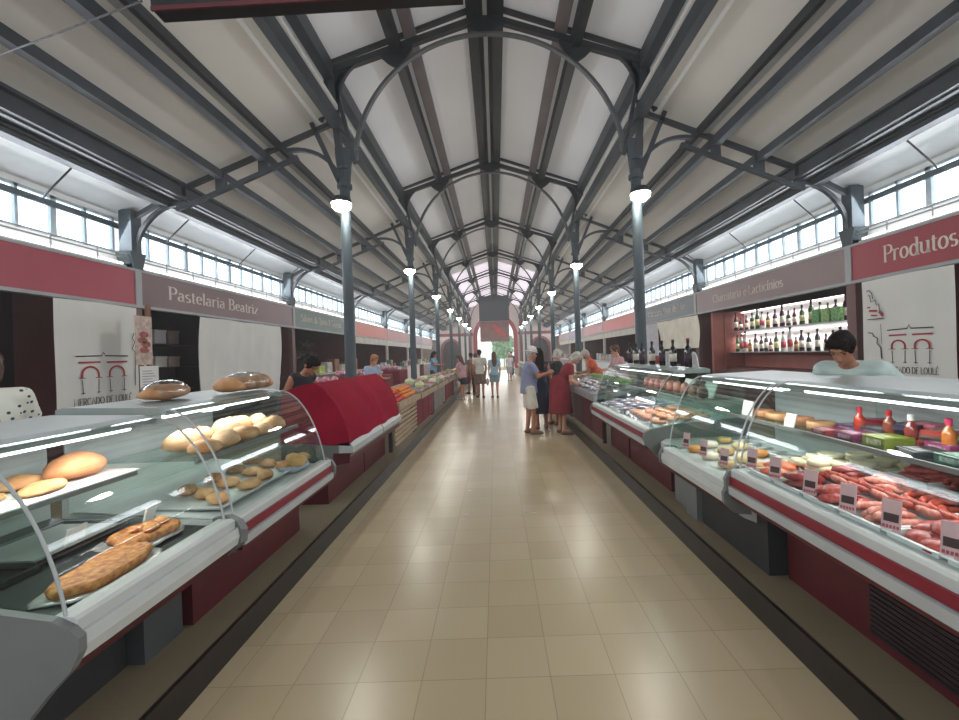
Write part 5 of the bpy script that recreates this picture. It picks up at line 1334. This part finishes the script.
for zi, z in enumerate((1.441, 1.991)):
    n = 22 if zi == 0 else 20
    for j in range(n):
        c, nm = cols[(j*5+zi*2+j//4)%6]; y = 7.12+4.25*j/(n-1)+.03*math.sin(j*5); sc_ = (1.05,1.25,.95,1.15)[(j*7)%4]
        lb = f'{nm} bottle, {["first","second","third","fourth","fifth","sixth","seventh","eighth","ninth","tenth","eleventh","twelfth","thirteenth","fourteenth","fifteenth","sixteenth","seventeenth","eighteenth","nineteenth","twentieth","twenty-first","twenty-second"][j]} from the near end on the {"lower" if zi==0 else "upper"} rack shelf'
        if nm not in protos:
            protos[nm] = bottle('liquor_bottle', lb, 'bottle', (6.38,y,z), mat('bottle_'+nm, c, .15, 0, .1), LABW if nm in ('black','red','plum') else mat('label_'+nm,{'green':(206,200,150),'clear':(176,60,70),'amber':(190,150,80)}.get(nm,(200,190,180)),.6), CAPK, sc_, 'bottles on the lit wall rack', r=.042, h=.34)
        else: dup(protos[nm], None, (6.38,y,z), None, lb, 'bottles on the lit wall rack', (1,1,sc_))
for j,(y,c,nm) in enumerate(((7.9,(120,190,96),'green'),(8.15,(150,200,110),'pale green'),(8.4,(90,170,80),'leaf green'))):
    place(MB().rbox(-.05,.05,-.10,.10,0,.26,.01), 'gift_packet', mat('packet_'+nm.replace(' ','_'),c,.4,0,.3,20), (6.30,y,1.991), 0, f'{nm} packet standing between bottles on the upper rack shelf', 'packet', smooth=False)

# ------------------------------------------------------------------ right fish stall and stands beyond
FISHST = mat('stand_steel', (160,160,162), .4, .3, .1, 8)
def stand(s, y0, y1, h, label, depth=.68, skirt=MARD, top=FISHST, slats=False, x0=1.50, panels=3):
    t = thing('market_stand', label, 'market stand', (s*x0, y0, .15)); L = y1-y0; a = h-.15
    MB().prism([(s*0,a-.06),(s*0,a),(s*depth,a+.10),(s*depth,a+.04)], 0, L).build('table_top', top, t)
    MB().box(*sorted((s*-.02,s*.0)), 0, L, a-.08, a+.035).build('front_rim', top, t)
    for i in range(panels):
        ya, yb = L*i/panels+.012, L*(i+1)/panels-.012
        if slats:
            q = MB(); z = .08
            while z < a-.10: q.box(*sorted((s*.06,s*.08)), ya, yb, z, z+.05); z += .075
            q.build('slat_panel', slats, t)
        else: MB().box(*sorted((s*.10,s*.13)), ya, yb, .06, a-.08).build('front_panel', skirt, t)
    for (u, v) in ((.14,.04),(.14,L-.04),(depth-.04,.04),(depth-.04,L-.04)):
        MB().box(*sorted((s*(u-.025),s*(u+.025))), v-.025, v+.025, 0, a-.03).build('leg', CASEDK, t)
    return t
WOODS = mat('slat_wood', (176,152,124), .7, 0, .12, 8); MCL = mat('maroon_skirt', (122,28,48), .85, 0, .12, 5); GCL = mat('grey_skirt', (130,122,118), .85, 0, .12, 5)
def heap(name, label, cat, group, mesh, s, X0, X1, y0, y1, zf, n, rad, scl=1.0, layers=2):
    k = 0
    nx = max(1, int((X1-X0)/(rad*2))); ny_ = max(1, int((y1-y0)/(rad*2)))
    for L_ in range(layers):
        for i in range(nx-L_):
            for j in range(ny_-L_):
                if k >= n: return
                X_ = X0+(X1-X0)*(i+.5+L_*.5)/nx; y = y0+(y1-y0)*(j+.5+L_*.5)/ny_
                o = bpy.data.objects.new(name, mesh); C.objects.link(o); o.location = (s*X_, y, zf(X_)+L_*rad*1.3+random.uniform(0,rad*.15)); o.rotation_euler = (0,0,random.uniform(0,6)); o.scale = (scl,)*3
                tag(o, label, cat, group); k += 1
def vegm(name, rx, ry, rz, nz, rgb, rgb2=None, seed=0, freq=2): return lump(rx,ry,rz,nz,seed,12,8,.9,freq).mesh(name, mat('veg_'+name, rgb, .5, 0, .15, 20, rgb2=rgb2), True)
V = {'orange': vegm('orange',.042,.042,.042,.01,(236,138,44)), 'tomato': vegm('tomato',.04,.04,.033,.05,(206,60,44)), 'apple': vegm('apple',.038,.038,.036,.04,(186,50,50),(214,120,70)),
     'cabbage': vegm('cabbage',.09,.09,.08,.08,(172,190,130),(206,214,170),3,3), 'lettuce': vegm('lettuce',.09,.09,.06,.25,(110,150,74),(160,186,110),4,5), 'potato': vegm('potato',.05,.038,.032,.1,(190,160,114)),
     'pepper': vegm('pepper',.035,.05,.04,.15,(90,140,60)), 'lemon': vegm('lemon',.034,.045,.034,.04,(232,206,84)), 'onion': vegm('onion',.038,.038,.036,.05,(196,150,150)), 'peach': vegm('peach',.038,.038,.036,.03,(232,150,110),(226,110,90)),
     'cauliflower': vegm('cauliflower',.085,.085,.065,.14,(226,222,200),(200,196,160),6,7), 'radish': vegm('radish',.03,.03,.028,.05,(190,60,90)), 'packet': vegm('packet',.05,.06,.04,.12,(214,190,196),(170,90,110),8,3)}
def crate(s, Xc, yc, z, w, l, h, m, label):
    t = thing('produce_crate', label, 'crate', (s*Xc, yc, z)); MB().box(-w/2,w/2,-l/2,l/2,0,.01).build('bottom', m, t)
    for (a,b,c,d) in ((-w/2,-w/2+.012,-l/2,l/2),(w/2-.012,w/2,-l/2,l/2),(-w/2,w/2,-l/2,-l/2+.012),(-w/2,w/2,l/2-.012,l/2)):
        q = MB(); q.box(a,b,c,d,.0,h*.42).box(a,b,c,d,h*.55,h)
        for (px,py) in ((a,c),(b-.012 if b-a>.02 else a,d-.012)): q.box(px,px+.012,py,py+.012,0,h)
        q.build('side', m, t)
    return t
# R4: fish stall without glass
stand(1, 6.62, 9.60, .88, 'open right fish stall past the seafood case', .68, MARD, FISHST, panels=4)
q = MB().grid(lambda u, v: (1.53+.63*u, 6.74+2.8*v, .90+.095*u+.015*math.sin(u*23+v*31)*math.sin(v*61)), 20, 60)
tag(q.build('crushed_ice', ICE, None, True), 'white crushed ice bed on the open right fish stall', 'ice', kind='stuff')
fdk = fish_mesh(mat('fish_dark',(96,94,96),.3,.2,.2,20,rgb2=(170,166,160)))
for i in range(48):
    y = 6.9+2.5*i/48; X_ = 1.60+.14*(i%4)+random.uniform(-.02,.02)
    o = place((fdk,fm)[(i//3)%2], 'whole_fish', None, (X_,y,.925+.1*(X_-1.53)/.8), R(80)+random.uniform(-.4,.4), ('dark' if (i//3)%2==0 else 'silver')+' fish laid on the ice of the open right fish stall', 'fish', ('dark' if (i//3)%2==0 else 'silver')+' fish on the open fish stall', sc=(1.4,1.4,1.3))
for i in range(9):
    place(V['lettuce'], 'lettuce_sprig', None, (2.08+.05*(i%2), 6.95+.28*i, 1.0), i, 'leafy green bunch along the back of the open fish stall', 'greens', 'green bunches behind the fish')
rs = [(9.75,12.3,'second right stand past the seafood case, pale heaps',GCL),(12.5,15.4,'third right stand past the seafood case, maroon front',MARD),(15.6,18.6,'fourth right stand past the seafood case, greyish front',GCL),(18.8,22.0,'fifth right stand past the seafood case, maroon front',MARD),(22.2,26.0,'sixth right stand past the seafood case, small and far',GCL),(26.2,30.5,'seventh right stand past the seafood case, farthest visible',MARD)]
kk = ['cauliflower','cabbage','potato','packet','lettuce','onion','apple','lemon','tomato']
def stock(s, y0, y1, h, side, rown, kinds_, per=9, rows=2):
    n = max(1, round((y1-y0)/.62)); 
    for j in range(n):
        yc = y0+(y1-y0)*(j+.5)/n; kd = kinds_[j%len(kinds_)]
        for r_ in range(rows):
            kd2 = kinds_[(j+r_*2)%len(kinds_)]; Xc = 1.50+.17+.33*r_; z = h+.10*(Xc-1.5)/.68+.012
            big = kd2 in ('cabbage','lettuce','cauliflower')
            crate(s, Xc, yc, z, .31, .52, .07, WOODS if (j+r_)%2 else CASEL, f'low crate of {kd2}s, {ORD[j]} along the {"front" if r_==0 else "back"} row of the {rown} {side} stand')
            heap(kd2, f'{kd2} in the {ORD[j]} {"front" if r_==0 else "back"} crate on the {rown} {side} stand', kd2 if kd2!='packet' else 'food packet', f'{kd2}s in the {ORD[j]} {"front" if r_==0 else "back"} crate, {rown} {side} stand', V[kd2], s, Xc-.13, Xc+.13, yc-.23, yc+.23, lambda X_: z+.012, 6 if big else per, .078 if big else .045, 1, 1 if big else 2)
for i,(a,b,lb_,m) in enumerate(rs):
    stand(1, a, b, .86, lb_, .68, m)
    if i < 4: stock(1, a, b, .86, 'right', ORD[i+1], [kk[(i*2+j)%9] for j in range(3)], 7, 2)
    else: stock(1, a, b, .86, 'right', ORD[i+1], [kk[(i*2+j)%9] for j in range(3)], 5, 1)
# left: orange stand then produce tables
stand(-1, 6.48, 8.30, .86, 'slatted wooden stand heaped with oranges past the maroon cover', .68, MARD, WOODS, slats=WOODS, panels=1)
heap('orange', 'ripe orange heaped on the slatted stand past the maroon cover', 'orange', 'oranges on the slatted left stand', V['orange'], -1, 1.55, 1.93, 7.30, 8.22, lambda X_: .87, 110, .043, 1, 3)
heap('tomato', 'red tomato heaped on the near end of the slatted stand', 'tomato', 'tomatoes on the slatted left stand', V['tomato'], -1, 1.55, 1.92, 6.72, 7.28, lambda X_: .87, 70, .042, 1, 3)
heap('lemon', 'yellow lemon behind the oranges on the slatted stand', 'lemon', 'lemons on the slatted left stand', V['lemon'], -1, 1.93, 2.12, 7.6, 8.2, lambda X_: .90, 20, .045, 1, 1)
heap('lettuce', 'green lettuce behind the tomatoes on the slatted stand', 'lettuce', 'lettuces on the slatted left stand', V['lettuce'], -1, 1.90, 2.15, 6.8, 7.6, lambda X_: .90, 8, .085, 1, 1)
for i,(a,b,lb_,m) in enumerate([(8.45,10.7,'second left stand past the maroon cover, maroon front',MCL),(10.85,13.2,'third left stand past the maroon cover, greyish front',GCL),(13.35,15.8,'fourth left stand past the maroon cover, maroon front',MCL),(16.0,19.2,'fifth left stand past the maroon cover, greyish front',GCL),(19.4,23.0,'sixth left stand past the maroon cover, small and far',MCL),(23.2,28.0,'seventh left stand past the maroon cover, farthest visible',GCL)]):
    stand(-1, a, b, .84, lb_, .68, m, WOODS)
    stock(-1, a, b, .84, 'left', ORD[i+1], [['tomato','cabbage','packet'],['cauliflower','lettuce','peach'],['packet','apple','potato'],['onion','lettuce','orange'],['tomato','cabbage','lemon'],['peach','cauliflower','packet']][i], 7 if i < 4 else 5, 2 if i < 4 else 1)
# maroon cloth covered boxes behind the left tables, and goods in the far stalls
for i,(y,l) in enumerate(((9.0,1.0),(10.6,1.2),(12.6,1.0),(14.6,1.3))):
    t = thing('draped_table', f'maroon draped side table, {ORD[i]} behind the left produce stands', 'table', (-3.6,y,.15))
    w, h = .45, .95+.08*(i%2)
    MB().rbox(-w,w,-l/2,l/2,0,h,.03).build('cloth_cover', MCL, t)
    for j in range(6):
        o = place(V['packet'], 'food_packet', None, (-3.6+.18*(j%3-1), y-.3+.35*(j//3), .15+h), j, f'pink and white food packet on the {ORD[i]} maroon draped side table', 'food packet', f'food packets on the {ORD[i]} draped side table', sc=(1.5,1.3,1.8))
# pale boxes and shelving in the far stalls
rnd = random.Random(3)
for s in (-1,1):
    sd = 'left' if s < 0 else 'right'
    for b in range(2, 6):
        if s < 0 and b == 2: continue
        yb = Y1+S*(b-1)
        t = thing('stall_counter', f'pale stall counter inside the {["","","third","fourth","fifth","sixth"][b]} {sd} stall', 'counter', (s*5.2,yb+2.6,.15))
        MB().box(-.3,.3,-1.9,1.9,0,.92).build('body', [CREAM,MAROONW,WOODS,WHITE][b%4], t); MB().box(-.34,.34,-1.95,1.95,.92,.96).build('worktop', CASEL, t)
        for j in range(6):
            yy = yb+1.0+.6*j; hh = .15+.25*rnd.random(); c = rnd.choice([((222,216,206),'cream'),((176,60,70),'red'),((206,170,120),'straw'),((120,150,110),'green'),((200,196,204),'grey')])
            place(MB().rbox(-.12,.12,-.16,.16,0,hh,.02), 'goods_box', mat('goods_'+c[1],c[0],.6,0,.15,9), (s*5.2,yy,1.112), 0, f'{c[1]} goods box, {ORD[j]} along the counter of the {["","","third","fourth","fifth","sixth"][b]} {sd} stall', 'box', smooth=False)
# greenery and pan by the green sign stall
for i,(x,y,z,sc_) in enumerate(((-6.15,13.0,1.95,2.4),(-6.2,14.2,1.95,2.0),(-6.1,12.5,1.25,2.0))):
    t = thing('hanging_plant', f'dark leafy bunch hanging inside the green sign stall, {["upper near","upper far","lower"][i]} one', 'plant', (x,y,z))
    q = MB()
    for j in range(90):
        a, e, r_ = rnd.uniform(0,6.28), rnd.uniform(-1,1), rnd.uniform(.08,.22)*sc_/1.5
        p = Vector((math.cos(a)*r_, math.sin(a)*r_, e*r_)); d_ = p.normalized()*.11; sd_ = d_.cross(Vector((0,0,1))).normalized()*.03 if abs(d_.z) < .108 else Vector((.03,0,0))
        q.add([p, p+d_*.5+sd_, p+d_, p+d_*.5-sd_], [(0,1,2,3)])
    q.build('leaves', mat('dark_leaves',(104,124,78),.7,0,.3,9), t); MB().tube([(0,0,.1),(0,0,3.10-z)], .008, 5).build('stem', STEELD, t)

t = thing('stall_counter', 'brown timber stall counter inside the green sign stall', 'counter', (-5.4,14.6,.15))
MB().box(-.3,.3,-2.2,2.0,0,1.0).build('body', mat('counter_timber',(128,88,66),.6,0,.1,4), t); MB().box(-.34,.34,-2.25,2.05,1.0,1.04).build('worktop', CASEL, t)
for j in range(6):
    c, nm = [((196,206,90),'lime'),((206,204,196),'white'),((150,96,60),'brown'),((214,206,190),'cream'),((120,140,90),'green'),((180,120,80),'tan')][j]
    place(MB().rbox(-.14,.14,-.2,.2,0,.22+.1*(j%3),.02), 'goods_box', mat('goods_'+nm+'_b',c,.6,0,.2,9), (-5.4,13.0+.62*j,1.192), 0, f'{nm} goods box, {ORD[j]} on the timber counter of the green sign stall', 'box', smooth=False)
# ------------------------------------------------------------------ world, lamps, camera
w = bpy.data.worlds.new('World'); bpy.context.scene.world = w; w.use_nodes = True
bg = w.node_tree.nodes['Background']; bg.inputs['Color'].default_value = (.93,.96,1,1); bg.inputs['Strength'].default_value = 1.0
def area(name, loc, rot, sx, sy, e, col=(1,1,1)):
    L = bpy.data.lights.new(name, 'AREA'); L.shape = 'RECTANGLE'; L.size = sx; L.size_y = sy; L.energy = e; L.color = col
    o = bpy.data.objects.new(name, L); C.objects.link(o); o.location = loc; o.rotation_euler = rot; return o
for s in (-1, 1):
    # daylight coming through the window strips, pointing in and down
    for yc, ln in ((6, 13), (20, 14), (35, 16)):
        area('window_daylight', (s*5.9, yc, 3.70), (0, s*R(62), 0), .5, ln, 170*ln/14, (.95,.97,1))
area('portal_daylight', (0, YEND-.5, 2.2), (R(-90), 0, 0), 3.4, 4, 120)
area('ridge_daylight', (0, 33, 6.2), (0, 0, 0), 3.5, 18, 150)
hz = bpy.data.materials.new('veil_haze'); hz.use_nodes = True; hn = hz.node_tree; hn.nodes.clear()  # scatter volume added to imitate lens veil and lamp halos
ho = hn.nodes.new('ShaderNodeOutputMaterial'); hv = hn.nodes.new('ShaderNodeVolumeScatter')
hv.inputs['Density'].default_value = .0055; hv.inputs['Anisotropy'].default_value = .35; hn.links.new(hv.outputs[0], ho.inputs['Volume'])
hb = MB().box(-7.65, 7.65, -2, YEND-.1, .2, 7.3).build('veil_haze', hz); hb['kind'] = 'structure'
cam = bpy.data.cameras.new('camera'); co = bpy.data.objects.new('camera', cam); C.objects.link(co)
cam.sensor_width = 36; cam.lens = F/959*36; cam.clip_end = 200; cam.clip_start = .05
cam.shift_x = -16.5/959; cam.shift_y = -5.5/959
co.location = (0,0,CAMZ); co.rotation_euler = (Matrix.Rotation(R(90),3,'X') @ Matrix.Rotation(R(-1.9),3,'Z')).to_euler()
bpy.context.scene.camera = co
sc = bpy.context.scene
sc.view_settings.view_transform = 'Standard'; sc.view_settings.look = 'None'
sc.view_settings.exposure = 0.17
sc.cycles.max_bounces = 8; sc.cycles.transparent_max_bounces = 24; sc.cycles.diffuse_bounces = 4
sc.cycles.use_denoising = True; sc.cycles.sample_clamp_indirect = 4
